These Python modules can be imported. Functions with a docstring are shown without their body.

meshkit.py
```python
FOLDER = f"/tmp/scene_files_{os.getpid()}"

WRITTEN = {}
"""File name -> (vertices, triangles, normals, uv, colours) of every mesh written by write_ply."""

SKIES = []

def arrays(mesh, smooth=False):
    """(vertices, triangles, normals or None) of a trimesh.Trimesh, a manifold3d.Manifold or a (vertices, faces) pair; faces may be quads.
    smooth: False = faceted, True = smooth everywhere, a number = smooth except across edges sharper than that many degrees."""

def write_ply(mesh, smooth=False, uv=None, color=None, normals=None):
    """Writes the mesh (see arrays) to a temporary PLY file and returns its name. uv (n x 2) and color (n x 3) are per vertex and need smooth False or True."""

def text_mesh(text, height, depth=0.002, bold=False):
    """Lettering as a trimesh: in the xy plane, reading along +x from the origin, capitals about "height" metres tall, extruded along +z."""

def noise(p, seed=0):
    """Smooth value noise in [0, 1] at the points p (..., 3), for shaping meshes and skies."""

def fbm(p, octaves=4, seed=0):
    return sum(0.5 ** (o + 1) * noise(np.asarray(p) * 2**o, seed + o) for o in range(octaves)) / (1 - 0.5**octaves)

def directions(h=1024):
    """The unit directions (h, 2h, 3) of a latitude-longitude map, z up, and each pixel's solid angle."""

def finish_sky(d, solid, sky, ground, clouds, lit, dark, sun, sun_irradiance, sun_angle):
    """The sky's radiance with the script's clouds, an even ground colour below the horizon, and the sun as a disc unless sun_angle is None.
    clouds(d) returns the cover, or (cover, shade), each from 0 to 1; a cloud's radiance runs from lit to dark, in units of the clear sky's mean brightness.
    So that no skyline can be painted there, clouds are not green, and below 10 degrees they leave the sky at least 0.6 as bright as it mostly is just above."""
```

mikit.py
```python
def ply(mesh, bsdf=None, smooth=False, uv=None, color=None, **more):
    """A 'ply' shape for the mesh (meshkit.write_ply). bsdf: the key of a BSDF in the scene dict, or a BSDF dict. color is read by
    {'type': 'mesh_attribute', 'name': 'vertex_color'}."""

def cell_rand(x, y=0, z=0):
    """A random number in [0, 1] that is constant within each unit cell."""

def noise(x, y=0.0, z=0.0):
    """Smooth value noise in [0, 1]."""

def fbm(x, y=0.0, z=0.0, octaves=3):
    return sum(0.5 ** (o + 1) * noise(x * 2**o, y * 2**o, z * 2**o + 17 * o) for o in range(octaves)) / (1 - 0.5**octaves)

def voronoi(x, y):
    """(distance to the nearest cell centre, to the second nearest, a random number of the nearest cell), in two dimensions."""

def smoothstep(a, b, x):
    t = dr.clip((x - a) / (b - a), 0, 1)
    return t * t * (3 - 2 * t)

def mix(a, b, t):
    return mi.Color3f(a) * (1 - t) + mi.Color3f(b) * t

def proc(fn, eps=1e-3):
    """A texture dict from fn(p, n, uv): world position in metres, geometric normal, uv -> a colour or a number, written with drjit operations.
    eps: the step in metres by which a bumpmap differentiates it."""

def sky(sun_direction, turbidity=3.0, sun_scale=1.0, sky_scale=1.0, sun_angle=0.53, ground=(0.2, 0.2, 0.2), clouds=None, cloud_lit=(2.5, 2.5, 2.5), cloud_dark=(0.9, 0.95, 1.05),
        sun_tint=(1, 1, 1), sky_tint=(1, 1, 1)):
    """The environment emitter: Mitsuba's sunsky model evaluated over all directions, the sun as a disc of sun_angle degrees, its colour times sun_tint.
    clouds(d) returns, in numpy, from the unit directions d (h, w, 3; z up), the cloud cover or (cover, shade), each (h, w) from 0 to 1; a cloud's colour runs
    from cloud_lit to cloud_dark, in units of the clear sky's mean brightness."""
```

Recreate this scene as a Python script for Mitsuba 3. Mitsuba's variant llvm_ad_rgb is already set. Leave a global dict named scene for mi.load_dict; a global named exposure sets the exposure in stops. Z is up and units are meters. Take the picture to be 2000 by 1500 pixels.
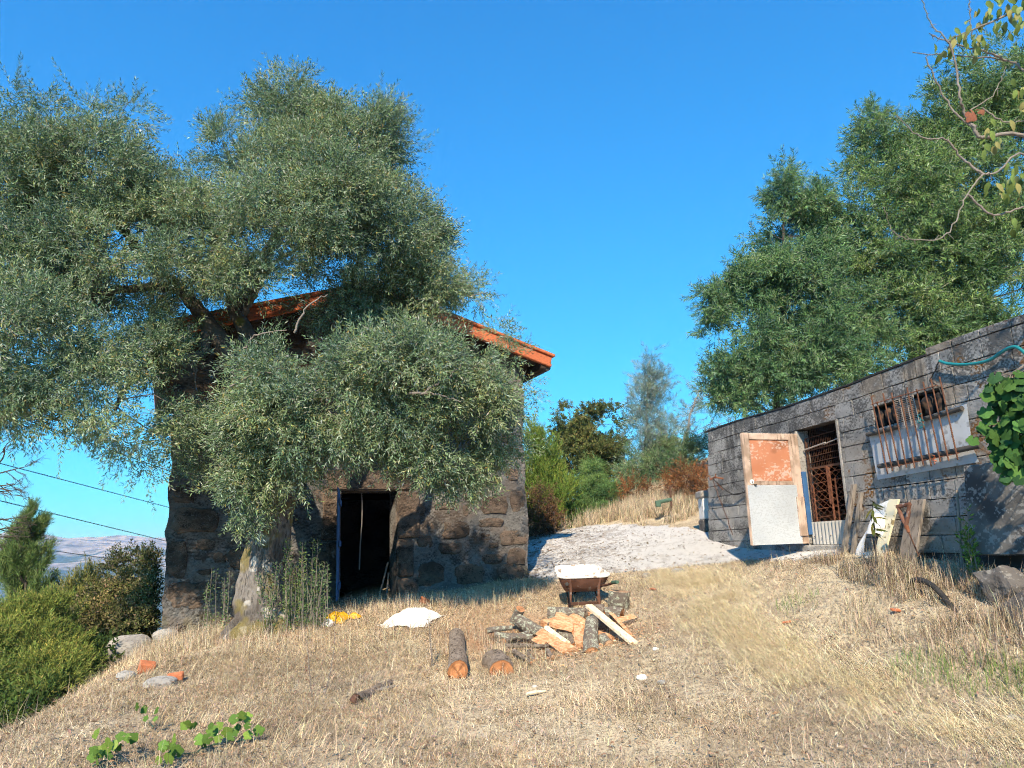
import math
import numpy as np, trimesh, drjit as dr, mitsuba as mi, mikit, meshkit
import manifold3d as m3
from scipy.interpolate import RBFInterpolator, RectBivariateSpline
from mikit import noise, fbm, smoothstep, mix, voronoi, cell_rand

scene, labels = {}, {}
V = lambda *a: np.array(a, float)
# ---------------------------------------------------------------- camera, sky, exposure
PITCH, ROLL = math.radians(12.0), math.radians(2.0)
FW = V(0, math.cos(PITCH), math.sin(PITCH)); UP0 = V(0, -math.sin(PITCH), math.cos(PITCH))
UPV = UP0 * math.cos(ROLL) + V(1, 0, 0) * math.sin(ROLL)
EYE = V(0, 0, 1.6)
SUN = (-0.12, -1.0, 0.70)
exposure = 2.4
scene['camera'] = {'type': 'perspective', 'fov': 67.38, 'fov_axis': 'x', 'near_clip': 0.05, 'far_clip': 40000.0,
                   'to_world': mi.ScalarTransform4f().look_at(EYE.tolist(), (EYE + FW).tolist(), UPV.tolist())}
scene['sky'] = mikit.sky(SUN, turbidity=2.6, sky_tint=(0.17, 0.92, 1.44), sky_scale=1.15, sun_tint=(0.95, 1.0, 1.10), ground=(0.26, 0.21, 0.15))

# ---------------------------------------------------------------- helpers
rng = np.random.default_rng(7)
CNT = {}
def key(name):
    k = CNT.get(name, 0); CNT[name] = k + 1
    return name if k == 0 else f'{name}_{k:03d}'
def add(name, mesh, bsdf, smooth=False, color=None, label=None, cat=None, group=None, kind=None):
    k = key(name)
    scene[k] = mikit.ply(mesh, bsdf, smooth=smooth, color=color)
    tag(k, label, cat, group, kind)
    return k
def tag(k, label=None, cat=None, group=None, kind=None):
    d = {}
    if label: d['label'] = label
    if cat: d['category'] = cat
    if group: d['group'] = group
    if kind: d['kind'] = kind
    if d: labels[k] = d
def thing(name, label, cat, group=None):
    k = key(name); tag(k, label, cat, group); return k
def cat_(ms): return trimesh.util.concatenate(ms)
def box(sx, sy, sz, c=(0, 0, 0), ch=0.0):
    """box centred at c, edges chamfered by ch"""
    if ch <= 0:
        b = trimesh.creation.box((sx, sy, sz))
    else:
        p = [(x * (sx / 2 - (ch if a != 0 else 0)), y * (sy / 2 - (ch if a != 1 else 0)), z * (sz / 2 - (ch if a != 2 else 0)))
             for a in range(3) for x in (-1, 1) for y in (-1, 1) for z in (-1, 1)]
        b = trimesh.convex.convex_hull(np.array(p))
    b.apply_translation(c)
    return b
def frame(mesh, o, ex, ey, ez):
    """place a mesh given in a local frame"""
    M = np.stack([ex, ey, ez], 1).astype(float)
    v = np.asarray(mesh.vertices) @ M.T + np.asarray(o, float)
    f = np.asarray(mesh.faces)
    return trimesh.Trimesh(v, f[:, ::-1] if np.linalg.det(M) < 0 else f, process=False)
def rough(mesh, amp, freq, seed=0):
    v = np.array(mesh.vertices)
    d = np.stack([meshkit.fbm(v * freq + 31.7 * i, 3, seed + i) for i in range(3)], 1) - 0.5
    return trimesh.Trimesh(v + d * 2 * amp, mesh.faces, process=False)
def tube(pts, rad, n=8, caps=True):
    p = np.asarray(pts, float); r = np.broadcast_to(np.asarray(rad, float), (len(p),))
    t = np.gradient(p, axis=0); t /= np.linalg.norm(t, axis=1, keepdims=True) + 1e-12
    a = np.cross(t[0], [0.31, 0.17, 0.93] if abs(t[0][2]) < 0.9 else [1, 0.2, 0]); a /= np.linalg.norm(a)
    A = []
    for i in range(len(p)):
        a = a - t[i] * (a @ t[i]); a /= np.linalg.norm(a) + 1e-12; A.append(a)
    A = np.array(A); B = np.cross(t, A); g = np.arange(n) * 2 * np.pi / n
    v = p[:, None] + r[:, None, None] * (np.cos(g)[None, :, None] * A[:, None] + np.sin(g)[None, :, None] * B[:, None])
    i, j = np.meshgrid(np.arange(len(p) - 1), np.arange(n), indexing='ij'); j2 = (j + 1) % n
    f = np.concatenate([np.stack([i * n + j, i * n + j2, (i + 1) * n + j2], -1).reshape(-1, 3), np.stack([i * n + j, (i + 1) * n + j2, (i + 1) * n + j], -1).reshape(-1, 3)])
    v = v.reshape(-1, 3)
    if caps:
        m = len(v); v = np.vstack([v, p[0], p[-1]]); k = np.arange(n); k2 = (k + 1) % n; e = (len(p) - 1) * n
        f = np.vstack([f, np.stack([k2, k, k * 0 + m], 1), np.stack([e + k, e + k2, k * 0 + m + 1], 1)])
    return trimesh.Trimesh(v, f, process=False)
def curve(pts, n=12, wob=0.0, g=rng):
    """smooth polyline through pts (Catmull-Rom), with wobble"""
    p = np.asarray(pts, float); q = np.vstack([2 * p[0] - p[1], p, 2 * p[-1] - p[-2]]); out = []
    seg = len(p) - 1
    for u in np.linspace(0, seg - 1e-6, n):
        i = int(u); t = u - i; a, b, c, d = q[i:i + 4]
        out.append(0.5 * (2 * b + (c - a) * t + (2 * a - 5 * b + 4 * c - d) * t * t + (3 * b - a - 3 * c + d) * t ** 3))
    out = np.array(out)
    if wob: out[1:-1] += g.normal(0, wob, (n - 2, 3))
    return out
def unit(v): return v / (np.linalg.norm(v, axis=-1, keepdims=True) + 1e-12)
def hullm(pts): return trimesh.convex.convex_hull(np.asarray(pts, float))
def rock(sx, sy, sz, seed, n=2, amp=0.22):
    s = trimesh.creation.icosphere(n); v = np.array(s.vertices)
    r = 1 + amp * 2 * (meshkit.fbm(v * 1.4 + seed * 7.3, 4, seed) - 0.5)
    v = v * r[:, None]; v = np.sign(v) * np.abs(v) ** 0.85
    return trimesh.Trimesh(v * (sx, sy, sz), s.faces, process=False)

# ---------------------------------------------------------------- materials
def proc(fn, eps=2e-3): return mikit.proc(fn, eps)
def bs(k, tex, rough_=0.85, spec=0.3, bump=None, bscale=1.0, two=True, **kw):
    b = {'type': 'principled', 'base_color': tex if isinstance(tex, dict) else {'type': 'rgb', 'value': list(tex)}, 'roughness': rough_, 'specular': spec, **kw}
    if bump is not None: b = {'type': 'bumpmap', 'arbitrary': bump, 'scale': bscale, 'bsdf': b}
    scene[k] = {'type': 'twosided', 'bsdf': b} if two else b
VC = {'type': 'mesh_attribute', 'name': 'vertex_color'}
scene['leaf_mat'] = {'type': 'principledthin', 'base_color': VC, 'roughness': 0.5, 'diff_trans': 0.25, 'eta': 1.4}
scene['grass_mat'] = {'type': 'twosided', 'bsdf': {'type': 'diffuse', 'reflectance': VC}}
def n3(p, s, o=3, k=0.0): return fbm(p.x * s + k, p.y * s + 2 * k, p.z * s - k, o)
def f_ground(p, n, uv):
    a, b, c = fbm(p.x * 1.1, p.y * 1.1, 0, 3), fbm(p.x * 9, p.y * 9, 0, 3), fbm(p.x * 60, p.y * 60, 0, 2)
    col = mix((0.32, 0.26, 0.18), (0.49, 0.415, 0.29), smoothstep(0.35, 0.65, a * 0.5 + b * 0.5))
    col = mix(col, (0.15, 0.115, 0.085), smoothstep(0.52, 0.75, c) * 0.7)
    d = dr.sqrt(dr.square(p.x - 0.2) * 0.6 + dr.square(p.y - 10.6))
    col = mix(col, (0.36, 0.175, 0.09), smoothstep(2.4, 0.4, d + a * 1.4) * 0.75)
    d2 = dr.sqrt(dr.square(p.x + 3.3) + dr.square(p.y - 10.5) * 2)
    col = mix(col, (0.33, 0.16, 0.085), smoothstep(1.6, 0.3, d2 + a) * 0.7)
    far = smoothstep(40, 160, dr.sqrt(dr.square(p.x) + dr.square(p.y)))
    return mix(col, mix((0.06, 0.075, 0.03), (0.16, 0.13, 0.08), smoothstep(0.4, 0.6, fbm(p.x * 0.02, p.y * 0.02, 0, 4))), far)
bs('ground_mat', proc(f_ground), 0.95, 0.1, proc(lambda p, n, uv: fbm(p.x * 40, p.y * 40, 0, 3) * 0.02 + fbm(p.x * 9, p.y * 9, 0, 2) * 0.03))
def f_hill(p, n, uv):
    a = fbm(p.x * 0.004, p.y * 0.004, p.z * 0.008, 4); b = fbm(p.x * 0.02, p.y * 0.02, p.z * 0.03, 3)
    rockc = mix((0.10, 0.088, 0.082), (0.30, 0.265, 0.245), smoothstep(0.25, 0.7, b))
    green = mix((0.018, 0.032, 0.020), (0.065, 0.08, 0.042), b)
    t = smoothstep(-70, 70, p.z + (a - 0.5) * 520 + (b - 0.5) * 160)
    return mix(green, rockc, t)
bs('hill_mat', proc(f_hill), 1.0, 0.0)
def f_pad(p, n, uv):
    a, b = fbm(p.x * 1.3, p.y * 1.3, 3, 3), fbm(p.x * 22, p.y * 22, 1, 3)
    col = mix((0.235, 0.228, 0.22), (0.41, 0.405, 0.39), smoothstep(0.3, 0.62, a * 0.4 + b * 0.6 + smoothstep(0.5, 3.5, p.x) * 0.16))
    col = mix(col, (0.17, 0.14, 0.11), smoothstep(0.56, 0.68, fbm(p.x * 9, p.y * 5, 9, 3)) * 0.55 * smoothstep(4.2, 1.2, p.x))
    return col
bs('pad_mat', proc(f_pad), 0.92, 0.2, proc(lambda p, n, uv: fbm(p.x * 45, p.y * 45, 0, 3) * 0.005))
def f_mortar(p, n, uv):
    a, b = n3(p, 1.6), n3(p, 14)
    col = mix((0.10, 0.10, 0.10), (0.225, 0.22, 0.21), smoothstep(0.3, 0.7, 0.35 * a + 0.3 * b + 0.35 * n3(p, 48, 2)))
    col = mix(col, (0.035, 0.03, 0.028), smoothstep(0.48, 0.66, n3(p, 2.8, 4, 5.0) * 0.6 + n3(p, 36, 2) * 0.4) * 0.8)
    col = mix(col, (0.17, 0.12, 0.085), smoothstep(0.5, 0.65, n3(p, 3.1, 3, 15.0)) * 0.3)
    return mix(col, (0.16, 0.14, 0.05), smoothstep(1.7, 0.9, p.z + a) * smoothstep(0.45, 0.7, n3(p, 6, 3, 9.0)) * 0.7)
bs('mortar_mat', proc(f_mortar), 0.95, 0.1, proc(lambda p, n, uv: n3(p, 34, 3) * 0.045 + n3(p, 8) * 0.04))
def f_stone(p, n, uv):
    a, b, c = n3(p, 2.1, 3, 3.0), n3(p, 26, 3), n3(p, 70, 2)
    col = mix((0.085, 0.066, 0.053), (0.20, 0.15, 0.115), smoothstep(0.35, 0.65, a * 0.7 + b * 0.3))
    col = mix(col, (0.032, 0.028, 0.026), smoothstep(0.46, 0.66, n3(p, 11, 4, 6.0) * 0.55 + c * 0.45) * 0.85)
    col = mix(col, (0.27, 0.255, 0.235), smoothstep(0.58, 0.70, c * 0.55 + n3(p, 7, 3, 4.0) * 0.45) * 0.55)
    return col
bs('stone_mat', proc(f_stone), 0.95, 0.1, proc(lambda p, n, uv: n3(p, 45, 3) * 0.05 + n3(p, 14) * 0.05))
def f_block(p, n, uv):
    t = p.y * -0.98 + p.x * 0.2
    a, b, c = n3(p, 1.2), n3(p, 9), n3(p, 45, 2)
    pb = cell_rand(dr.floor((p.y - 14.5) / 0.40), dr.floor((p.z - 1.4) / 0.205), 3)
    col = mix((0.20, 0.20, 0.202), (0.40, 0.395, 0.385), smoothstep(0.25, 0.75, 0.42 * a + 0.40 * b + 0.18 * pb))
    col = mix(col, (0.035, 0.035, 0.036), smoothstep(0.48, 0.66, 0.5 * c + 0.5 * n3(p, 3.4, 3, 8.0) + smoothstep(2.6, 3.7, p.z) * 0.10) * 0.7)
    right = smoothstep(11.0, 9.0, p.y)
    col = mix(col, (0.33, 0.265, 0.20), right * smoothstep(0.42, 0.6, n3(p, 2.6, 3, 2.0)) * 0.6)
    lich = smoothstep(0.57, 0.66, n3(p, 4.5, 4, 1.0) * 0.6 + n3(p, 1.5, 2, 6.0) * 0.4) * smoothstep(13.4, 10.5, p.y)
    col = mix(col, (0.20, 0.095, 0.028), lich * smoothstep(0.35, 0.6, c) * 0.9)
    streak = smoothstep(0.55, 0.72, fbm(p.y * 11, p.z * 1.1, 0, 3)) * smoothstep(2.2, 3.5, p.z)
    return mix(col, (0.05, 0.048, 0.048), streak * 0.6)
bs('block_mat', proc(f_block), 0.95, 0.1, proc(lambda p, n, uv: n3(p, 60, 2) * 0.010 + n3(p, 20) * 0.008))
bs('joint_mat', proc(lambda p, n, uv: mix((0.03, 0.03, 0.03), (0.10, 0.097, 0.094), n3(p, 7))), 0.95, 0.1)
def f_tile(p, n, uv):
    a, b = n3(p, 2.5), n3(p, 30)
    return mix(mix((0.42, 0.105, 0.04), (0.60, 0.19, 0.085), a), (0.22, 0.07, 0.035), smoothstep(0.55, 0.75, b) * 0.6)
bs('tile_mat', proc(f_tile), 0.8, 0.25)
def f_wood(p, n, uv):
    g = fbm(p.x * 40 + p.z * 2, p.y * 40, p.z * 3, 3); a = n3(p, 6)
    return mix(mix((0.34, 0.245, 0.185), (0.60, 0.46, 0.37), smoothstep(0.3, 0.65, a)), (0.16, 0.11, 0.08), smoothstep(0.52, 0.72, g) * 0.65)
bs('door_wood', proc(f_wood), 0.9, 0.15, proc(lambda p, n, uv: fbm(p.x * 60, p.y * 60, p.z * 5, 2) * 0.004))
bs('old_wood', proc(lambda p, n, uv: mix(mix((0.17, 0.145, 0.12), (0.36, 0.31, 0.265), n3(p, 5)), (0.08, 0.065, 0.055), smoothstep(0.5, 0.7, fbm(p.x * 50, p.y * 50, p.z * 3, 3)) * 0.7)), 0.95, 0.1, proc(lambda p, n, uv: fbm(p.x * 60, p.y * 60, p.z * 5, 2) * 0.005))
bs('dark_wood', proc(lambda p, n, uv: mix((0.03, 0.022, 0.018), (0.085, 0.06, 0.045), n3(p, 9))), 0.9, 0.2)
def f_rustpanel(p, n, uv):
    a, b = n3(p, 5, 3, 2.0), n3(p, 40, 2); h = n3(p, 17, 3, 4.0)
    col = mix((0.44, 0.17, 0.09), (0.56, 0.26, 0.155), a)
    chip = smoothstep(0.50, 0.60, 0.4 * a + 0.3 * h + 0.3 * b + smoothstep(2.75, 2.35, p.z) * 0.09)
    return mix(mix(col, (0.16, 0.06, 0.03), smoothstep(0.6, 0.75, n3(p, 3, 3, 8.0)) * 0.5), (0.62, 0.52, 0.46), chip * 0.6)
bs('rust_panel', proc(f_rustpanel), 0.8, 0.25)
bs('galvanised', proc(lambda p, n, uv: mix(mix((0.50, 0.55, 0.60), (0.68, 0.73, 0.78), n3(p, 3.0)), (0.44, 0.47, 0.50), smoothstep(0.45, 0.7, n3(p, 60, 2)) * 0.55)), 0.5, 0.5, metallic=0.25)
bs('sheet_metal', proc(lambda p, n, uv: mix(mix((0.44, 0.47, 0.51), (0.62, 0.65, 0.68), n3(p, 4.0)), (0.22, 0.22, 0.22), smoothstep(0.6, 0.72, n3(p, 11, 3, 3.0)) * 0.6)), 0.6, 0.4, metallic=0.1)
bs('zinc', proc(lambda p, n, uv: mix((0.34, 0.33, 0.31), (0.52, 0.50, 0.46), n3(p, 5))), 0.7, 0.3)
bs('rust', proc(lambda p, n, uv: mix((0.13, 0.05, 0.028), (0.30, 0.125, 0.07), n3(p, 16))), 0.9, 0.2)
bs('rust_dark', proc(lambda p, n, uv: mix((0.05, 0.026, 0.018), (0.15, 0.075, 0.05), n3(p, 10))), 0.85, 0.25)
bs('dull_pipe', proc(lambda p, n, uv: mix((0.045, 0.042, 0.04), (0.12, 0.11, 0.10), n3(p, 8))), 0.85, 0.25)
bs('wire_grey', (0.36, 0.33, 0.30), 0.6, 0.4)
bs('blue_paint', proc(lambda p, n, uv: mix((0.03, 0.09, 0.22), (0.05, 0.14, 0.30), n3(p, 6))), 0.6, 0.4)
bs('white_paint', proc(lambda p, n, uv: mix((0.80, 0.79, 0.76), (0.5, 0.45, 0.38), smoothstep(0.62, 0.75, n3(p, 9)))), 0.7, 0.3)
bs('cream_plastic', proc(lambda p, n, uv: mix((0.78, 0.72, 0.52), (0.30, 0.24, 0.13), smoothstep(0.63, 0.72, n3(p, 16)))), 0.6, 0.4)
bs('white_plastic', proc(lambda p, n, uv: mix((0.82, 0.82, 0.80), (0.45, 0.42, 0.36), smoothstep(0.66, 0.78, n3(p, 12)))), 0.6, 0.4)
bs('sack_mat', proc(lambda p, n, uv: mix((0.82, 0.80, 0.76), (0.55, 0.50, 0.44), smoothstep(0.6, 0.8, n3(p, 10)))), 0.85, 0.2)
bs('yellow_plastic', proc(lambda p, n, uv: mix((0.80, 0.46, 0.02), (0.62, 0.30, 0.015), n3(p, 14))), 0.5, 0.4)
def f_slab(p, n, uv):
    a, b = n3(p, 4), n3(p, 30, 3)
    return mix(mix((0.06, 0.06, 0.062), (0.17, 0.165, 0.155), smoothstep(0.3, 0.7, a)), (0.36, 0.355, 0.34), smoothstep(0.52, 0.64, b * 0.6 + n3(p, 9, 3, 3.0) * 0.4) * 0.65)
bs('slab_mat', proc(f_slab), 0.9, 0.2, proc(lambda p, n, uv: n3(p, 40, 2) * 0.006))
bs('hose_mat', (0.02, 0.22, 0.24), 0.45, 0.5)
bs('black_rubber', proc(lambda p, n, uv: mix((0.02, 0.02, 0.021), (0.06, 0.055, 0.05), n3(p, 20))), 0.7, 0.3)
bs('cable_mat', (0.02, 0.03, 0.03), 0.6, 0.3)
bs('cord_mat', (0.22, 0.20, 0.18), 0.8, 0.2)
bs('inside_shade', (0.02, 0.019, 0.018), 1.0, 0.0)  # near-black tone, the shade of the interiors put into the colour
bs('rag_mat', proc(lambda p, n, uv: mix((0.03, 0.028, 0.03), (0.14, 0.085, 0.055), smoothstep(0.45, 0.65, n3(p, 9)))), 0.95, 0.1)
def f_bark(p, n, uv):
    g = fbm(p.x * 30, p.y * 30, p.z * 7, 3); a = n3(p, 2.5, 3, 4.0)
    col = mix((0.10, 0.085, 0.075), (0.27, 0.25, 0.23), smoothstep(0.3, 0.68, 0.5 * g + 0.5 * a))
    col = mix(col, (0.035, 0.03, 0.026), smoothstep(0.55, 0.70, g) * 0.75)
    col = mix(col, (0.58, 0.56, 0.52), smoothstep(0.60, 0.70, n3(p, 6, 3, 7.0)) * 0.65)
    return mix(col, (0.20, 0.16, 0.03), smoothstep(0.56, 0.68, n3(p, 3.2, 3, 11.0)) * 0.6)
bs('olive_bark', proc(f_bark), 0.95, 0.1, proc(lambda p, n, uv: fbm(p.x * 35, p.y * 35, p.z * 9, 3) * 0.05, 4e-3))
bs('dark_bark', proc(lambda p, n, uv: mix((0.05, 0.042, 0.036), (0.14, 0.12, 0.10), n3(p, 14))), 0.95, 0.1)
bs('twig_mat', proc(lambda p, n, uv: mix((0.15, 0.125, 0.105), (0.33, 0.29, 0.26), n3(p, 18))), 0.9, 0.15)
def f_logbark(p, n, uv):
    a, b = n3(p, 9), n3(p, 34)
    col = mix((0.085, 0.065, 0.05), (0.235, 0.20, 0.17), 0.5 * a + 0.5 * b)
    return mix(col, (0.46, 0.49, 0.38), smoothstep(0.47, 0.62, n3(p, 24, 3, 5.0)) * smoothstep(0.35, 0.6, n3(p, 80, 2)) * 0.85)
bs('log_bark', proc(f_logbark), 0.95, 0.1, proc(lambda p, n, uv: n3(p, 45) * 0.02))
bs('log_bark_plain', proc(lambda p, n, uv: mix(mix((0.10, 0.075, 0.055), (0.30, 0.25, 0.21), n3(p, 16)), (0.04, 0.03, 0.025), smoothstep(0.55, 0.7, n3(p, 45)) * 0.8)), 0.95, 0.1, proc(lambda p, n, uv: n3(p, 40) * 0.02))
def f_logend(p, n, uv):
    a, b = n3(p, 20), n3(p, 70, 2)
    return mix(mix((0.46, 0.19, 0.085), (0.62, 0.34, 0.18), smoothstep(0.3, 0.7, a)), (0.24, 0.10, 0.05), smoothstep(0.48, 0.7, b) * 0.75)
bs('log_end', proc(f_logend), 0.9, 0.15)
bs('split_orange', proc(lambda p, n, uv: mix(mix((0.54, 0.26, 0.125), (0.72, 0.45, 0.265), smoothstep(0.3, 0.7, fbm(p.x * 34, p.y * 14, p.z * 70, 3))), (0.34, 0.14, 0.07), smoothstep(0.55, 0.75, n3(p, 30)) * 0.5)), 0.9, 0.15, proc(lambda p, n, uv: fbm(p.x * 50, p.y * 12, p.z * 90, 2) * 0.01))
bs('split_pale', proc(lambda p, n, uv: mix(mix((0.74, 0.62, 0.42), (0.82, 0.74, 0.56), n3(p, 9)), (0.5, 0.34, 0.18), smoothstep(0.6, 0.72, n3(p, 24)) * 0.6)), 0.85, 0.15)
bs('brick_mat', proc(lambda p, n, uv: mix((0.42, 0.13, 0.06), (0.58, 0.22, 0.11), n3(p, 18))), 0.9, 0.1)
bs('granite', proc(lambda p, n, uv: mix(mix((0.22, 0.205, 0.19), (0.45, 0.43, 0.40), n3(p, 6)), (0.12, 0.11, 0.10), smoothstep(0.55, 0.7, n3(p, 40, 2)) * 0.6)), 0.95, 0.1, proc(lambda p, n, uv: n3(p, 40) * 0.012))
bs('dark_granite', proc(lambda p, n, uv: mix(mix((0.06, 0.055, 0.055), (0.19, 0.175, 0.16), n3(p, 6)), (0.30, 0.29, 0.27), smoothstep(0.6, 0.7, n3(p, 22)) * 0.6)), 0.95, 0.1, proc(lambda p, n, uv: n3(p, 30) * 0.02))
bs('barrow_rust', proc(lambda p, n, uv: mix(mix((0.10, 0.045, 0.03), (0.26, 0.13, 0.09), n3(p, 9)), (0.42, 0.36, 0.32), smoothstep(0.6, 0.72, n3(p, 15, 3, 2.0)) * 0.5)), 0.8, 0.3)
bs('cement_white', proc(lambda p, n, uv: mix((0.74, 0.71, 0.66), (0.34, 0.27, 0.21), smoothstep(0.55, 0.72, n3(p, 13, 4)))), 0.9, 0.15)
bs('green_paint', (0.07, 0.13, 0.09), 0.6, 0.3)
# ---------------------------------------------------------------- terrain
CTRL = np.array([
 (-5.34, 11.9, .42), (-2.5, 13.1, .84), (.23, 14.3, 1.03), (-3.53, 10.9, .56), (.92, 11.5, .73), (.84, 10, .40), (-.68, 8.8, .22),
 (-.1, 6, .03), (-3.3, 5.2, .30), (3.7, 6.2, .10), (-4.16, 6.5, .36), (3.47, 12.8, 1.32), (.59, 13.8, 1.02), (.39, 20, 1.83), (3.78, 17, 1.84),
 (3.63, 13.5, 1.38), (4.2, 10.6, 1.42), (4.1, 9.9, 1.33), (4.23, 8.9, 1.17), (4.59, 8, 1.15), (4.28, 6.8, .70), (4.64, 24, 3.13), (2.23, 24, 2.62), (5.45, 22, 3.3),
 (0.6, 24, 2.1), (0, 30, 2.8), (4, 32, 4.0), (10, 30, 5.5), (10, 20, 3.6), (14, 14, 2.9), (10, 10, 2.2), (9, 6, 1.5), (9, 0, .7), (3, 0, 0), (0, 0, 0), (0, -5, -.3), (6, -6, 0), (-3, 0, .15), (-3.4, -5, 0),
 (-4.28, 9.2, .36), (-4.9, 10.6, .40), (-4.75, 9.0, .30), (-1.57, 10.6, .64), (-2.49, 10.9, .66), (2.0, 8.5, .42), (1.5, 7, .16), (-2.5, 7.6, .28), (-2.2, 9.2, .40),
 (-5.0, 8.0, .0), (-6.3, 11.2, -.1), (-6.2, 12.5, -.1), (-4.9, 5.5, -.2), (-4.6, 3, -.2), (-7, 8, -1.8), (-8, 12, -1.5), (-7, 4, -1.8), (-10, 8, -4.2), (-10, 14, -3.2), (-14, 10, -6.2), (-11, 18, -2.6), (-16, 20, -6),
 (-5, 18, .4), (-2, 20, 1.3), (-8, 24, -1.5), (-16, 34, -6), (-6, 38, -1), (-11, -4, -5), (-7, -4, -1.8),
 (3.9, 15, 1.72), (5.2, 6.9, 1.15), (5.4, 9, 1.35), (4.9, 11.5, 1.45)])
_rbf = RBFInterpolator(CTRL[:, :2], CTRL[:, 2], kernel='linear', smoothing=0.015)
_gx, _gy = np.linspace(-18, 26, 177), np.linspace(-8, 46, 217)
_GX, _GY = np.meshgrid(_gx, _gy, indexing='ij')
_Z = _rbf(np.stack([_GX.ravel(), _GY.ravel()], 1)).reshape(_GX.shape)
from scipy.ndimage import gaussian_filter
_Z = gaussian_filter(_Z, 1.3)
_spl = RectBivariateSpline(_gx, _gy, _Z, kx=3, ky=3)
def sstep(a, b, x):
    t = np.clip((x - a) / (b - a), 0, 1); return t * t * (3 - 2 * t)
from shapely.geometry import Polygon, Point, LineString
from shapely import contains_xy
PAD = Polygon([(0.05, 14.2), (.42, 13.95), (.60, 13.75), (1.1, 13.5), (1.55, 13.45), (2.0, 13.2), (2.55, 13.0), (2.95, 12.7), (3.4, 12.1), (3.62, 11.5), (3.75, 10.9), (3.95, 10.35), (4.3, 10.25), (4.45, 10.7), (4.0, 13.2),
               (3.75, 14.4), (3.9, 16.2), (3.7, 17.1), (2.8, 18.6), (1.6, 19.9), (.5, 20.3), (-.4, 19.6), (-.1, 16.5)])
from shapely import points as _pts, distance as _dist
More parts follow.
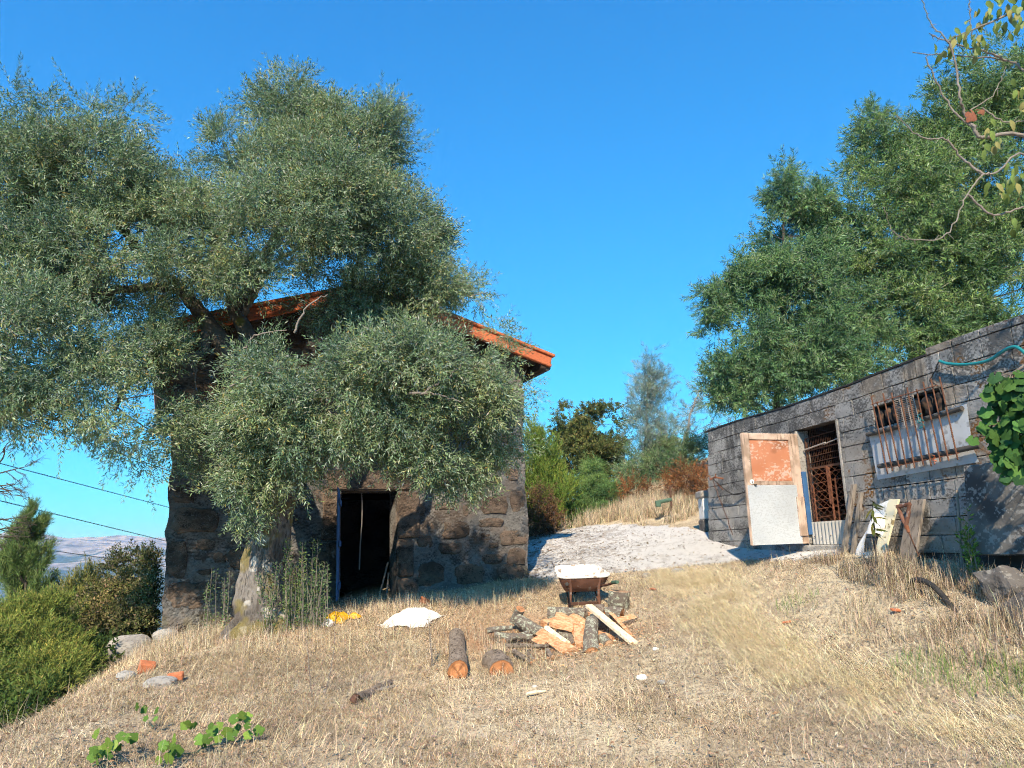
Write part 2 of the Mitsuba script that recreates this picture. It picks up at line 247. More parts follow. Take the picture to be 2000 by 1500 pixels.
def ground_z(x, y):
    x, y = np.asarray(x, float), np.asarray(y, float)
    z = _spl.ev(np.clip(x, -17.9, 25.9), np.clip(y, -7.9, 45.9))
    dx = np.maximum(np.maximum(-17.9 - x, x - 25.9), 0); dy = np.maximum(np.maximum(-7.9 - y, y - 45.9), 0); d = np.hypot(dx, dy)
    left = 1 - sstep(-25, 15, x - 0.05 * y)
    z = z + left * np.maximum(-0.28 * d, -230) + (1 - left) * (np.minimum(0.06 * d, 9) - sstep(150, 1500, d) * 200)
    p = np.stack([x, y, 0 * x], -1)
    near = 1 - sstep(30, 60, np.hypot(x, y)); m = (x > -1.0) & (x < 5.2) & (y > 9.7) & (y < 21)
    if m.any():                                       # the ground is levelled under and beside the concrete
        near = np.array(near, float); d2 = sstep(.0, .5, _dist(_pts(np.stack([x[m], y[m]], -1)), PAD)); near[m] *= .12 + .88 * d2
    return z + near * ((meshkit.fbm(p * 0.9, 3, 3) - .5) * 0.10 + (meshkit.fbm(p * 4.5, 2, 5) - .5) * 0.05)
def gz(x, y): return float(ground_z(x, y))
def axis(lo, hi, step, ext, r=1.25):
    a = list(np.arange(lo, hi + 1e-6, step)); s = step; b = []; x = a[-1]
    while x < ext: s *= r; x += s; b.append(x)
    c = []; x = a[0]; s = step
    while x > -ext: s *= r; x -= s; c.append(x)
    return np.array(c[::-1] + a + b)
def grid(xs, ys, zf):
    X, Y = np.meshgrid(xs, ys, indexing='ij'); v = np.stack([X, Y, zf(X, Y)], -1).reshape(-1, 3)
    i, j = np.meshgrid(np.arange(len(xs) - 1), np.arange(len(ys) - 1), indexing='ij'); m = len(ys); a = (i * m + j).ravel()
    f = np.vstack([np.stack([a, a + m, a + m + 1], 1), np.stack([a, a + m + 1, a + 1], 1)])
    return trimesh.Trimesh(v, f, process=False)
add('ground', grid(axis(-6.5, 6.5, 0.09, 9000), axis(3, 16, 0.09, 9000), ground_z), 'ground_mat', True, kind='structure')
def hill_z(x, y):
    p = np.stack([x, y, 0 * x], -1)
    d = np.hypot(x, y); az = np.degrees(np.arctan2(x, y))
    ridge = np.exp(-((d - 6200) / 1900) ** 2)
    n = meshkit.fbm(p / 1500.0, 6, 11); r = 1 - np.abs(2 * meshkit.fbm(p / 700.0, 5, 21) - 1)
    prof = 210 + 25 * np.sin(az * 0.37 + 1.0) + 14 * np.sin(az * 1.1)
    low = sstep(1500, 4200, d) * 110
    return -262 + low + ridge * (prof + 142) * (0.86 + 0.28 * (n - .5)) + (r - .62) * 100 * sstep(1700, 3500, d) + (n - .5) * 60
hx = np.linspace(-9000, 1500, 300); hy = np.linspace(900, 9500, 260)
add('hills', grid(hx, hy, hill_z), 'hill_mat', True, kind='structure')
# concrete track between the house and the shed
def pad_mesh():
    xs, ys = np.arange(-.6, 4.7, .07), np.arange(10.1, 20.6, .07)
    m = grid(xs, ys, lambda x, y: _spl.ev(x, y) + .022 + (meshkit.fbm(np.stack([x * 1.2, y * 1.2, 0 * x], -1), 3, 8) - .5) * .012)
    v = np.array(m.vertices); jit = (meshkit.fbm(v * (4, 4, 0), 3, 9) - .5) * .35
    inside = contains_xy(PAD.buffer(0), v[:, 0] + jit, v[:, 1] + jit * .7)
    f = np.array(m.faces); f = f[inside[f].all(1)]
    # skirt down at the border
    e = np.sort(np.vstack([f[:, [0, 1]], f[:, [1, 2]], f[:, [2, 0]]]), 1); u, c = np.unique(e, axis=0, return_counts=True); b = u[c == 1]
    n = len(v); v2 = v.copy(); v2[:, 2] -= .14
    sk = np.vstack([np.stack([b[:, 0], b[:, 1], b[:, 1] + n], 1), np.stack([b[:, 0], b[:, 1] + n, b[:, 0] + n], 1)])
    m2 = trimesh.Trimesh(np.vstack([v, v2]), np.vstack([f, sk]), process=False); m2.remove_unreferenced_vertices(); return m2
add('concrete_track', pad_mesh(), 'pad_mat', 30, kind='structure')

# ---------------------------------------------------------------- stone house
HL, HR = V(-5.34, 11.9, 0), V(.23, 14.4, 0)
hd = unit(HR - HL); hn = V(hd[1], -hd[0], 0); UZ = V(0, 0, 1)
def HW(mesh, n=0.0): return frame(mesh, HL + hn * n, hd, hn, UZ)       # local: x along the front, y out of it, z up
W0, W1, APX, AZ, EZ = -.01, 6.06, 3.05, 6.02, 5.05
def gable(s): return AZ - (AZ - EZ) / 3.15 * np.abs(s - APX)
D0, D1, DZ0, DZ1 = 2.64, 3.60, .70, 2.62
house = thing('stone_house', 'dark rubble stone house with an orange tiled gable roof behind the olive tree', 'house')
def front_skin():
    xs = np.unique(np.concatenate([np.arange(W0, D0, .055), [D0], np.arange(D0 + .05, D1, .055), [D1], np.arange(D1 + .05, W1, .055), [W1]]))
    zs = np.unique(np.concatenate([np.arange(0.0, DZ0, .055), [DZ0], np.arange(DZ0 + .05, DZ1, .055), [DZ1], np.arange(DZ1 + .05, AZ + .05, .055)]))
    X, Z = np.meshgrid(xs, zs, indexing='ij'); Zc = np.minimum(Z, gable(X))
    p = np.stack([X, 0 * X, Zc], -1)
    Y = (meshkit.fbm(p * 2.2, 4, 40) - .5) * .09 + (meshkit.fbm(p * 11, 3, 41) - .5) * .035
    edge = (np.abs(X - W0) < .01) | (np.abs(X - W1) < .01)
    X2 = X + np.where(edge, (meshkit.fbm(p * 3.0, 3, 44) - .5) * .10, 0)
    ind = ((np.abs(X - D0) < 1e-6) | (np.abs(X - D1) < 1e-6)) & (Z <= DZ1 + 1e-6) | ((np.abs(Z - DZ1) < 1e-6) & (X >= D0) & (X <= D1))
    Y = np.where(ind, -.002, Y)
    v = np.stack([X2, Y, Zc], -1).reshape(-1, 3); i, j = np.meshgrid(np.arange(len(xs) - 1), np.arange(len(zs) - 1), indexing='ij')
    cx = (xs[:-1] + xs[1:])[i] / 2; cz = (zs[:-1] + zs[1:])[j] / 2
    keep = ~((cx > D0) & (cx < D1) & (cz > DZ0) & (cz < DZ1)); keep &= zs[:-1][j] < gable(cx) - .001
    m = len(zs); a = (i * m + j)[keep]
    return trimesh.Trimesh(v, np.vstack([np.stack([a, a + m, a + m + 1], 1), np.stack([a, a + m + 1, a + 1], 1)]), process=False)
hw = add(house + '__wall', HW(front_skin()), 'mortar_mat', True)
def house_shell():
    o = [(W0 + .03, -.2), (W1 - .03, -.2), (W1 - .03, EZ - .01), (APX, AZ - .03), (W0 + .03, EZ - .01)]
    front = Polygon(o).difference(Polygon([(D0, DZ0 - .6), (D1, DZ0 - .6), (D1, DZ1), (D0, DZ1)]))
    fm = trimesh.creation.extrude_polygon(front, .42); v = np.array(fm.vertices)
    fm = trimesh.Trimesh(np.stack([v[:, 0], -.06 - v[:, 2], v[:, 1]], 1), fm.faces[:, ::-1], process=False)
    bm = trimesh.creation.extrude_polygon(Polygon(o), .4); v = np.array(bm.vertices)
    bm = trimesh.Trimesh(np.stack([v[:, 0], -6.8 - v[:, 2], v[:, 1]], 1), bm.faces[:, ::-1], process=False)
    sides = [box(.42, 6.28, 5.2, (x, -3.64, 2.42)) for x in (W0 + .242, W1 - .242)]
    return cat_([fm, bm] + sides)
add(house + '__rear_wall', HW(house_shell()), 'mortar_mat')
add(house + '__floor', HW(box(5.5, 6.2, .1, (APX, -3.6, .62))), 'inside_shade')
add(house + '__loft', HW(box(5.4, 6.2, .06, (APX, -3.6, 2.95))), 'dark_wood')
# stones of the front wall: s, z, width, height read off the wall; the rest hidden behind the crown
def wall_stone(s, z, w, h, seed, prot=.04):
    g = np.random.default_rng(seed); n = 14
    a = (np.arange(n) + g.uniform(-.25, .25, n)) * 2 * np.pi / n
    r = 1 / np.maximum(np.abs(np.cos(a)), np.abs(np.sin(a))) ** .8 * g.uniform(.82, 1.06, n)
    x, y = r * np.cos(a) * w / 2, r * np.sin(a) * h / 2
    rings = [(1.0, -.05), (.985, prot * .25), (.90, prot * .85), (.5, prot * 1.05)]
    v = [np.stack([s + x * k, np.full(n, d) + g.normal(0, .004, n), z + y * k], 1) for k, d in rings]
    v.append([[s, prot * 1.1, z]]); v = np.vstack(v); f = []
    for q in range(3):
        for i in range(n):
            j = (i + 1) % n; f += [(q * n + i, q * n + j, (q + 1) * n + j), (q * n + i, (q + 1) * n + j, (q + 1) * n + i)]
    f += [(3 * n + i, 3 * n + (i + 1) % n, 4 * n) for i in range(n)]
    v = np.array(v); v[:, 1] += (meshkit.fbm(v * 7, 3, seed) - .5) * .035
    ins = v[:, 0]; v[:, 2] = np.minimum(v[:, 2], gable(ins) - .02)
    m = trimesh.Trimesh(v, np.array(f)[:, ::-1], process=False)
    return HW(m)
STONES = [  # big, clear stones of the photograph as (pixel box on the wall plane)
    (3.77, 2.77, 0.26, 0.43), (3.77, 2.25, 0.25, 0.3), (4.03, 2.3, 0.18, 0.2), (4.15, 2.0, 0.24, 0.16), (4.68, 1.93, 0.53, 0.31), (4.57, 1.62, 0.51, 0.21), (5.43, 2.37, 0.57, 0.36), (5.34, 2.05, 0.49, 0.17), (5.77, 1.77, 0.6, 0.27), (5.23, 1.81, 0.19, 0.13), (4.91, 1.19, 0.59, 0.41), (4.2, 1.2, 0.51, 0.42), (5.71, 1.17, 0.55, 0.29), (5.34, 1.41, 0.41, 0.19), (5.82, 1.43, 0.39, 0.32), (5.25, 2.8, 0.62, 0.13), (5.88, 2.44, 0.29, 0.41), (5.38, 1.65, 0.2, 0.1), (4.86, 2.27, 0.11, 0.2), (0.2, 2.59, 0.35, 0.32), (0.38, 2.18, 0.69, 0.43), (0.55, 1.81, 0.28, 0.16), (0.77, 1.6, 0.22, 0.18), (1.06, 1.58, 0.38, 0.35), (0.56, 1.39, 0.21, 0.09), (0.15, 1.59, 0.32, 0.58), (0.36, 1.05, 0.68, 0.42), (0.39, 0.6, 0.49, 0.36), (1.96, 2.69, 0.24, 0.26), (2.28, 2.95, 0.27, 0.26), (2.04, 1.78, 0.24, 0.12), (1.93, 1.21, 0.18, 0.35)
]
placed = []
for i, (s, z, w, h) in enumerate(STONES):
    placed.append((s, z, w, h)); add(hw + '__stone', wall_stone(s, z, w, h, 300 + i, .008 + .008 * (i % 3)), 'stone_mat', 50)
sg = np.random.default_rng(5)
for t in range(4000):
    w, h = sg.uniform(.22, .75), sg.uniform(.14, .42); s, z = sg.uniform(W0 + w / 2, W1 - w / 2), sg.uniform(.35, 5.8)
    if z + h / 2 > gable(s + np.sign(s - APX) * w / 2) - .05: continue
    if D0 - .1 - w / 2 < s < D1 + .1 + w / 2 and z < DZ1 + .38 + h / 2: continue
    if any(abs(s - a) < (w + c) / 2 * .96 + .03 and abs(z - b) < (h + d) / 2 * .96 + .03 for a, b, c, d in placed): continue
    if z < 2.4: w, h = w * .8, h * .8
    placed.append((s, z, w, h)); add(hw + '__stone', wall_stone(s, z, w, h, 900 + t, sg.uniform(.006, .024)), 'stone_mat', 50)
    if len(placed) > 215: break
# door surround of dressed stone
add(hw + '__lintel', HW(rough(box(1.55, .2, .36, ((D0 + D1) / 2 + .05, -.055, DZ1 + .182), .03), .01, 6)), 'stone_mat', 40)
for k, (z0, z1, w) in enumerate([(.45, 1.15, .36), (1.17, 1.80, .28), (1.82, 2.60, .40)]):
    add(hw + '__jamb_stone', HW(rough(box(w, .22, z1 - z0, (D1 + w / 2 + .004, -.06, (z0 + z1) / 2), .03), .012, 5, k)), 'stone_mat', 40)
    add(hw + '__jamb_stone', HW(rough(box(w * .8, .2, z1 - z0, (D0 - w * .4 - .004, -.06, (z0 + z1) / 2), .03), .012, 5, k + 7)), 'stone_mat', 40)
add(hw + '__threshold', HW(rough(box(1.2, .42, .22, (3.1, -.1, .76), .03), .012, 5, 3)), 'stone_mat', 40)
# blue door, swung open towards the viewer
dl = HL + hd * 2.60 + hn * .06; de = unit(V(2.92, -12.9, 0) + V(-.35, 0, 0)); dnn = V(-de[1], de[0], 0)
def DR(mesh): return frame(mesh, dl, de, dnn, UZ)
hdoor = add(house + '__door', DR(box(.92, .022, 1.72, (.46, 0, 1.75), .006)), 'blue_paint')
for z in (1.1, 1.75, 2.4): add(hdoor + '__rail', DR(box(.9, .02, .09, (.46, .03, z), .004)), 'blue_paint')
add(hdoor + '__latch', DR(cat_([box(.14, .05, .05, (.86, -.045, 1.62), .006), tube([(.80, -.07, 1.62), (.98, -.075, 1.61), (.99, -.05, 1.54)], .012)])), 'dull_pipe')
# roof: two slabs, verge tiles and edge of pan tiles, rafters under the verge
RS0, RS1, OV = -.38, 6.48, .42
SL = (AZ - EZ) / 3.15
roof = None
def roofpt(s): return AZ + .10 - SL * abs(s - APX)
def roof_slab(sign):
    s1 = RS1 - .06 if sign > 0 else RS0 + .06
    p = [(APX, AZ), (s1, AZ - SL * abs(s1 - APX)), (s1, AZ + .05 - SL * abs(s1 - APX)), (APX, AZ + .05)]
    m = trimesh.creation.extrude_polygon(Polygon(p), 7.5); v = np.array(m.vertices)
    return trimesh.Trimesh(np.stack([v[:, 0], OV - .05 - v[:, 2], v[:, 1]], 1), m.faces[:, ::-1], process=False)
roof = add(house + '__roof', HW(cat_([roof_slab(1), roof_slab(-1)])), 'dark_wood')
def half_tube(p0, p1, r0, r1, n=9, th=.016):
    """barrel tile, local frame x along slope"""
    L = np.linalg.norm(np.subtract(p1, p0)); a = np.linspace(0, np.pi, n); v = []
    for x, r in ((0, r0), (L, r1)):
        for rr in (r, r - th): v += [(x, rr * np.cos(t), rr * np.sin(t)) for t in a]
    f = []; N = n
    for i in range(n - 1):
        f += [(i, i + 1, 2 * N + i + 1), (i, 2 * N + i + 1, 2 * N + i), (N + i, 3 * N + i, 3 * N + i + 1), (N + i, 3 * N + i + 1, N + i + 1),
              (i, N + i, N + i + 1), (i, N + i + 1, i + 1), (2 * N + i, 2 * N + i + 1, 3 * N + i + 1), (2 * N + i, 3 * N + i + 1, 3 * N + i)]
    return trimesh.Trimesh(v, f, process=False)
for sign in (-1, 1):
    ex = unit(V(sign * 1.0, 0, -SL)); ez = unit(V(sign * SL, 0, 1.0)); ey = V(0, 1, 0); L = math.hypot(3.43, 3.43 * SL); nt = 9; step = L / nt
    for k in range(nt):
        o = V(APX, 0, AZ + .05) + ex * (k * step)
        lift = .012 + .02 * (k % 2 == 0) * 0
        # verge tile: cover roll, recessed face, lip
        body = cat_([frame(box(step + .045, .14, .055, (step / 2 + .02, OV, .115), .012), o + ez * lift, ex, ey, ez),
                     frame(box(step + .01, .05, .15, (step / 2, OV - .005, .02), .008), o, ex, ey, ez),
                     frame(box(step + .03, .085, .06, (step / 2 + .01, OV + .01, -.06), .012), o - ez * .02, ex, ey, ez)])
        add(roof + '__verge_tile', HW(body), 'tile_mat')
    for r in range(8):
        for k in range(nt):
            o = V(APX, OV - .20 - .22 * r, AZ + .055) + ex * (k * step)
            t = half_tube((0, 0, 0), (step + .06, 0, 0), .085, .10)
            add(roof + '__roof_tile', HW(frame(t, o + ez * (.012 if k % 2 else 0), ex, ey, ez)), 'tile_mat', 40)
    back = [frame(half_tube((0, 0, 0), (L + .02, 0, 0), .09, .1, 7), V(APX, OV - .20 - .22 * r, AZ + .055), ex, ey, ez) for r in range(8, 33)]
    labels[add(roof + '__tile_rows', HW(cat_(back)), 'tile_mat', 40)] = {'kind': 'stuff'}
    for k, s in enumerate(np.linspace(.15, 3.28, 4)):
        add(roof + '__purlin', HW(box(.10, .62, .13, (APX + sign * s, OV - .31, AZ - .072 - SL * s), .01)), 'dark_wood')
    add(roof + '__soffit', HW(frame(box(L - .06, .40, .022, (L / 2, OV - .25, 0)), V(APX, 0, AZ - .014), ex, ey, ez)), 'dark_wood')
    s1 = 3.38; gp = [(APX + sign * s1, OV - .03, AZ - SL * s1 - .07), (APX + sign * s1, -7, AZ - SL * s1 - .09)]
    add(roof + '__gutter', HW(tube(gp, .065, 10)), 'dull_pipe', 40)
add(roof + '__ridge_tile', HW(frame(half_tube((0, 0, 0), (7.4, 0, 0), .13, .13, 9), V(APX, OV, AZ + .10), V(0, -1, 0), V(1, 0, 0), UZ)), 'tile_mat', 40)
cd = HL + hd * 3.02 - hn * .15
add('hanging_cord', tube(curve([cd + UZ * 2.60, cd + UZ * 2.2 + hd * .01, cd + UZ * 1.7 - hd * .02, cd + UZ * 1.32 - hd * .03], 14), .011, 6), 'cord_mat', 60,
    label='thin pale cord hanging in the dark doorway of the stone house', cat='cord')
for i, (a, b) in enumerate([((3.30, -.05, .86), (3.50, -.22, 1.42)), ((3.42, -.02, .86), (3.52, -.25, 1.25))]):
    p, q = (HL + hd * t[0] + hn * t[1] + UZ * t[2] for t in (a, b))
    add('leaning_stick', tube([p, q], .016, 6), 'old_wood', 60, label=('longer', 'shorter')[i] + ' of two grey sticks leaning inside the right jamb of the house doorway', cat='stick', group='sticks in the doorway')
# ---------------------------------------------------------------- block shed
SP, SR = V(3.62, 14.5, 0), V(5.08, 7.42, 0)
sd = unit(SR - SP); sn = V(-abs(sd[1]), -sd[0], 0)
def SW(mesh, n=0.0): return frame(mesh, SP + sn * n, sd, sn, UZ)       # local: x along the front towards the viewer, y out of it, z up
def S3(s, z, n=0.0): return SP + sd * s + sn * n + UZ * z
B0, BH, S_END = 1.37, .20, 9.0
OPEN = [(3.10, 4.08, 1.30, 3.17), (4.88, 6.09, 2.92, 3.19)]
def sag(s, z): return (.030 - .038 * math.exp(-((s - 3.4) / 1.7) ** 2)) * min(max((z - 3.17) / .4, 0), 1) + .03 * math.sin(s * 1.3) * min(max((z - 1.6) / 1.5, 0), 1) * (0 if 2.9 < s < 4.3 or z < 2 else 1) * .4
def s_left(z): return -.05 + .19 * (z - 2.5)
shed = thing('block_shed', 'low grey concrete block shed with rusty barred window and open door', 'shed')
def shed_core():
    o = Polygon([(-.16, 1.0), (S_END, 1.0), (S_END, 3.60), (3.4, 3.50), (.10, 3.60)])
    for a, b, c, d in OPEN: o = o.difference(Polygon([(a - .004, c), (b + .004, c), (b + .004, d + .004), (a - .004, d + .004)]))
    m = trimesh.creation.extrude_polygon(o, .17); v = np.array(m.vertices)
    return trimesh.Trimesh(np.stack([v[:, 0], -.022 - v[:, 2], v[:, 1]], 1), m.faces[:, ::-1], process=False)
sw = add(shed + '__wall', SW(shed_core()), 'joint_mat')
bg = np.random.default_rng(12)
def block(s0, s1, z0, z1, seed):
    j = .006; m = box(s1 - s0 - .011, .06, z1 - z0 - .010, (0, 0, 0), .004); v = np.array(m.vertices)
    v += bg.normal(0, .0018, v.shape)
    s, z = (s0 + s1) / 2, (z0 + z1) / 2
    v += (s, -.03 + bg.uniform(-.003, .005), z)
    v[:, 2] += [sag(a, b) for a, b in zip(v[:, 0], v[:, 2])]
    return trimesh.Trimesh(v, m.faces, process=False)
def cut(s0, s1, z0, z1):
    """a block minus the openings"""
    out = [(s0, s1, z0, z1)]
    for a, b, c, d in OPEN:
        nxt = []
        for p, q, u, w in out:
            if q <= a or p >= b or w <= c or u >= d: nxt.append((p, q, u, w)); continue
            if p < a: nxt.append((p, a, u, w))
            if q > b: nxt.append((b, q, u, w))
            p2, q2 = max(p, a), min(q, b)
            if u < c: nxt.append((p2, q2, u, c))
            if w > d: nxt.append((p2, q2, d, w))
        out = nxt
    return [o for o in out if o[1] - o[0] > .05 and o[3] - o[2] > .04]
for k in range(11):
    z0 = B0 + BH * k; z1 = z0 + BH; s = s_left(z0 + .1); nxt = s + (.40 if k % 2 else .20)
    while s < S_END:
        L = .40 if bg.random() < .8 else .2
        e = min(nxt, S_END)
        for c in cut(s, e, z0, z1): add(sw + '__block', SW(block(*c, k)), 'block_mat')
        s = e; nxt = s + L
for s in np.arange(5.92, S_END - .3, .41):
    add(sw + '__block', SW(block(s, s + .40, 3.575, 3.665, 0)), 'block_mat')
add(shed + '__lintel', SW(rough(box(1.25, .10, .17, (3.58, -.052, 3.256), .01), .004, 8)), 'block_mat') if False else None
rs_ = np.linspace(.02, 5.94, 40); rv = np.array([(s, y, 3.572 + sag(s, 3.57) + dz) for s in rs_ for y, dz in ((.012, 0), (.012, .022), (-4.1, .022), (-4.1, 0))]); ri = []
for k in range(39):
    for a in range(4): b = (a + 1) % 4; ri += [(4 * k + a, 4 * k + b, 4 * k + 4 + b), (4 * k + a, 4 * k + 4 + b, 4 * k + 4 + a)]
ri += [(0, 2, 1), (0, 3, 2), (156, 157, 158), (156, 158, 159)]
add(shed + '__roof', SW(trimesh.Trimesh(rv, ri, process=False)), 'black_rubber')
add(shed + '__side_wall', SW(cat_([box(.18, 3.9, 2.72, (.0, -2.13, 2.262)), box(.18, 3.9, 2.7, (S_END - .1, -2.13, 2.25)), box(S_END, .18, 2.7, (S_END / 2, -4.15, 2.25)), box(3.1, 4.0, .08, (S_END - 1.5, -2.19, 3.55))])), 'joint_mat')
add(shed + '__floor', SW(box(8.6, 3.9, .06, (4.5, -2.2, 1.42))), 'inside_shade')
add(shed + '__shade_lining', SW(cat_([box(8.7, .04, 2.1, (4.5, -4.02, 2.5)), box(.04, 3.8, 2.1, (.13, -2.1, 2.5)), box(.04, 3.8, 2.1, (8.75, -2.1, 2.5)), box(1.2, .04, 2.1, (2.48, -.25, 2.5)), box(.55, .04, 2.1, (4.42, -.25, 2.5))])), 'inside_shade')  # added dark lining boxes, painting the unlit interior behind the openings
add(shed + '__sill', SW(rough(box(1.15, .30, .16, (3.60, -.07, 1.405), .015), .008, 7)), 'granite', 40)
for s, nm in ((4.085, 0), (3.095, 1)):
    add(shed + '__plastered_jamb', SW(rough(box(.05, .205, 1.66, (s + (.022 if nm == 0 else -.022), -.09, 2.335), .008), .007, 9)), 'granite', 40)
# gate filling the opening
gate = shed + '__gate'
def bar(p, q, r, n=6): return tube([p, q], r, n)
gx0, gx1, gn = 3.13, 4.06, -.10
add(gate, SW(cat_([box(.03, .03, 1.40, (gx0 + .03, gn, 2.33)), box(.03, .03, 1.40, (gx1 - .02, gn, 2.33)), box(gx1 - gx0, .03, .03, ((gx0 + gx1) / 2, gn, 2.58)), box(gx1 - gx0, .03, .03, ((gx0 + gx1) / 2, gn, 1.80))])), 'rust_dark')
add(gate + '__post', SW(box(.05, .07, .92, (3.135, -.015, 2.09), .006)), 'blue_paint')
for k, z in enumerate(np.linspace(1.88, 2.49, 6)):
    add(gate + '__crossbar', SW(bar((gx0 + .05, gn - .02, z - .01), (gx1 - .04, gn - .02, z + .02), .0055)), 'rust')
for s, z0, z1, r in ((3.23, 1.82, 2.34, .009), (3.62, 2.05, 2.58, .022), (3.66, 1.80, 2.56, .012), (3.78, 1.80, 2.40, .009)):
    add(gate + '__upright', SW(box(r * 2, .016, z1 - z0, (s, gn + .01, (z0 + z1) / 2))), 'rust')
def lattice(x0, x1, z0, z1, dx, dz, r, y):
    ms = []; W, H = x1 - x0, z1 - z0
    for sgn in (1, -1):
        for c in np.arange(-H / dz * dx, W, dx):
            t0, t1 = max(0, -c / dx * dz), min(H, (W - c) / dx * dz)
            if t1 - t0 < .02: continue
            xs = [c + t / dz * dx for t in (t0, t1)]
            if sgn < 0: xs = [W - x for x in xs]
            ms.append(bar((x0 + xs[0], y, z0 + t0), (x0 + xs[1], y, z0 + t1), r, 4))
    return cat_(ms)
labels[add(gate + '__wire_mesh', SW(lattice(gx0 + .04, gx1 - .04, 1.81, 2.57, .15, .09, .0024, gn + .022)), 'rust')] = {'kind': 'stuff'}
rw = [bar((s, gn + .005, 2.60), (s + .004, gn + .005, 3.16), .0024, 4) for s in np.arange(gx0 + .02, gx1, .042)]
labels[add(gate + '__rack_wire', SW(cat_(rw)), 'rust_dark')] = {'kind': 'stuff'}
for z, m in ((2.66, 'rust_dark'), (2.75, 'rust_dark'), (2.845, 'rust_dark'), (3.03, 'rust_dark')):
    add(gate + '__rack_rail', SW(bar((gx0, gn + .012, z), (gx1, gn + .012, z + .02), .005 if z != 2.845 else .009)), m)
add(gate + '__pale_rail', SW(bar((gx0, gn + .03, 2.87), (gx1 - .36, gn + .04, 2.905), .012)), 'wire_grey')
add(gate + '__pale_rail', SW(bar((gx1 - .42, gn + .03, 2.888), (gx1, gn + .04, 2.93), .009)), 'wire_grey')
def corrugated(x0, x1, z0, z1, y, amp=.012, per=.085):
    xs = np.linspace(x0, x1, 90); prof = np.stack([xs, y + amp * np.cos((xs - x0) / per * 2 * np.pi)], 1)
    v = np.vstack([np.c_[prof, np.full(90, z0)], np.c_[prof, np.full(90, z1)], np.c_[prof - (0, .003), np.full(90, z0)], np.c_[prof - (0, .003), np.full(90, z1)]]); i = np.arange(89); f = []
    for a, b in ((0, 90), (180, 270)): f += [np.stack([i + a, i + a + 1, i + b + 1], 1), np.stack([i + a, i + b + 1, i + b], 1)]
    f += [np.stack([i + 90, i + 91, i + 271], 1), np.stack([i + 90, i + 271, i + 270], 1)]
    return trimesh.Trimesh(v, np.vstack(f), process=False)
add(gate + '__corrugated_sheet', SW(corrugated(gx0 + .02, gx1 - .01, 1.49, 1.81, -.05)), 'zinc', True)
for s, z in ((3.2, 1.60), (3.38, 1.58), (3.6, 1.61), (3.9, 1.60)):
    add(gate + '__nail', SW(trimesh.creation.icosphere(1, .008).apply_translation((s, -.035, z))), 'rust_dark')
# door leaf, standing open
do = V(4.235, 11.47, 0); dx_ = unit(V(-.94, -.345, 0)); dn_ = V(.345, -.94, 0) / math.hypot(.345, .94)
def DW(mesh): return frame(mesh, do, dx_, dn_, UZ)
sdoor = shed + '__door'
add(sdoor, DW(box(.985, .03, 1.60, (.495, -.012, 2.312), .004)), 'door_wood')
for nm, m, mat in (('stile', rough(box(.17, .032, 1.61, (.087, .016, 2.312), .006), .006, 6, 1), 'door_wood'), ('stile', rough(box(.115, .032, 1.61, (.930, .016, 2.312), .006), .005, 6, 2), 'door_wood'),
                   ('top_rail', rough(box(.70, .030, .095, (.523, .016, 3.068), .005), .003, 6, 3), 'door_wood'), ('mid_rail', rough(box(.70, .022, .06, (.523, .012, 2.385), .004), .003, 6, 4), 'door_wood'),
                   ('upper_panel', box(.698, .008, .60, (.523, .0065, 2.717)), 'rust_panel'),
                   ('lower_sheet', rough(box(.86, .006, .845, (.555, .037, 1.933), .001), .003, 3, 5), 'galvanised'),
                   ('batten', rough(box(.135, .03, .56, (.095, .050, 1.90), .005), .006, 7, 6), 'door_wood')):
    k = add(sdoor + '__' + nm, DW(m), mat)
labels[sdoor + '__upper_panel'] = {'label': 'flaking rust red upper door panel'}
labels[sdoor + '__lower_sheet'] = {'label': 'pale galvanised metal sheet over the lower door'}
kn = trimesh.creation.cylinder(.032, .012, sections=18); kn = frame(kn, (.905, .040, 2.405), V(1, 0, 0), V(0, 0, 1), V(0, 1, 0))
add(sdoor + '__escutcheon', DW(kn), 'white_plastic', 40)
add(sdoor + '__keyhole', DW(cat_([box(.012, .008, .03, (.905, .047, 2.398)), box(.03, .05, .02, (.86, .05, 2.36), .003)])), 'dull_pipe')
# window: cavity stuffed with rags, pipes, metal sheet, bars
win = shed + '__window'
add(win, SW(box(1.19, .02, .255, (5.485, -.16, 3.055))), 'inside_shade')  # dark sheet painted as the shade of the cavity
for i, (s, z, w, h) in enumerate([(4.97, 3.04, .10, .22), (5.12, 3.05, .16, .24), (5.26, 3.06, .16, .25), (5.42, 3.06, .18, .2), (5.60, 3.06, .16, .23), (5.80, 3.07, .18, .25), (5.98, 3.06, .14, .24)]):
    add(win + '__rag', SW(rough(rock(w / 2, .07, h / 2, 60 + i, 3, .25), .025, 9, i).apply_translation((s, -.075, z))), 'rag_mat', 60)
def C2(x, y): return 1660 + .17 * x, 700 + .17 * y
add(win + '__metal_sheet', SW(trimesh.Trimesh(*(lambda P: (np.vstack([[(s, .016 + .012 * math.sin(s * 9 + z * 5), z) for s, z in P], [(s, .010 + .012 * math.sin(s * 9 + z * 5), z) for s, z in P]]),
    np.vstack([[(0, i, i + 1) for i in range(1, len(P) - 1)], [(len(P), len(P) + i + 1, len(P) + i) for i in range(1, len(P) - 1)]])))([(4.769, 2.844), (5.325, 2.858), (6.099, 2.939), (6.422, 2.952), (6.428, 2.590), (6.435, 2.449), (6.478, 2.314), (4.800, 2.278)]), process=False).subdivide().subdivide().subdivide()), 'sheet_metal')
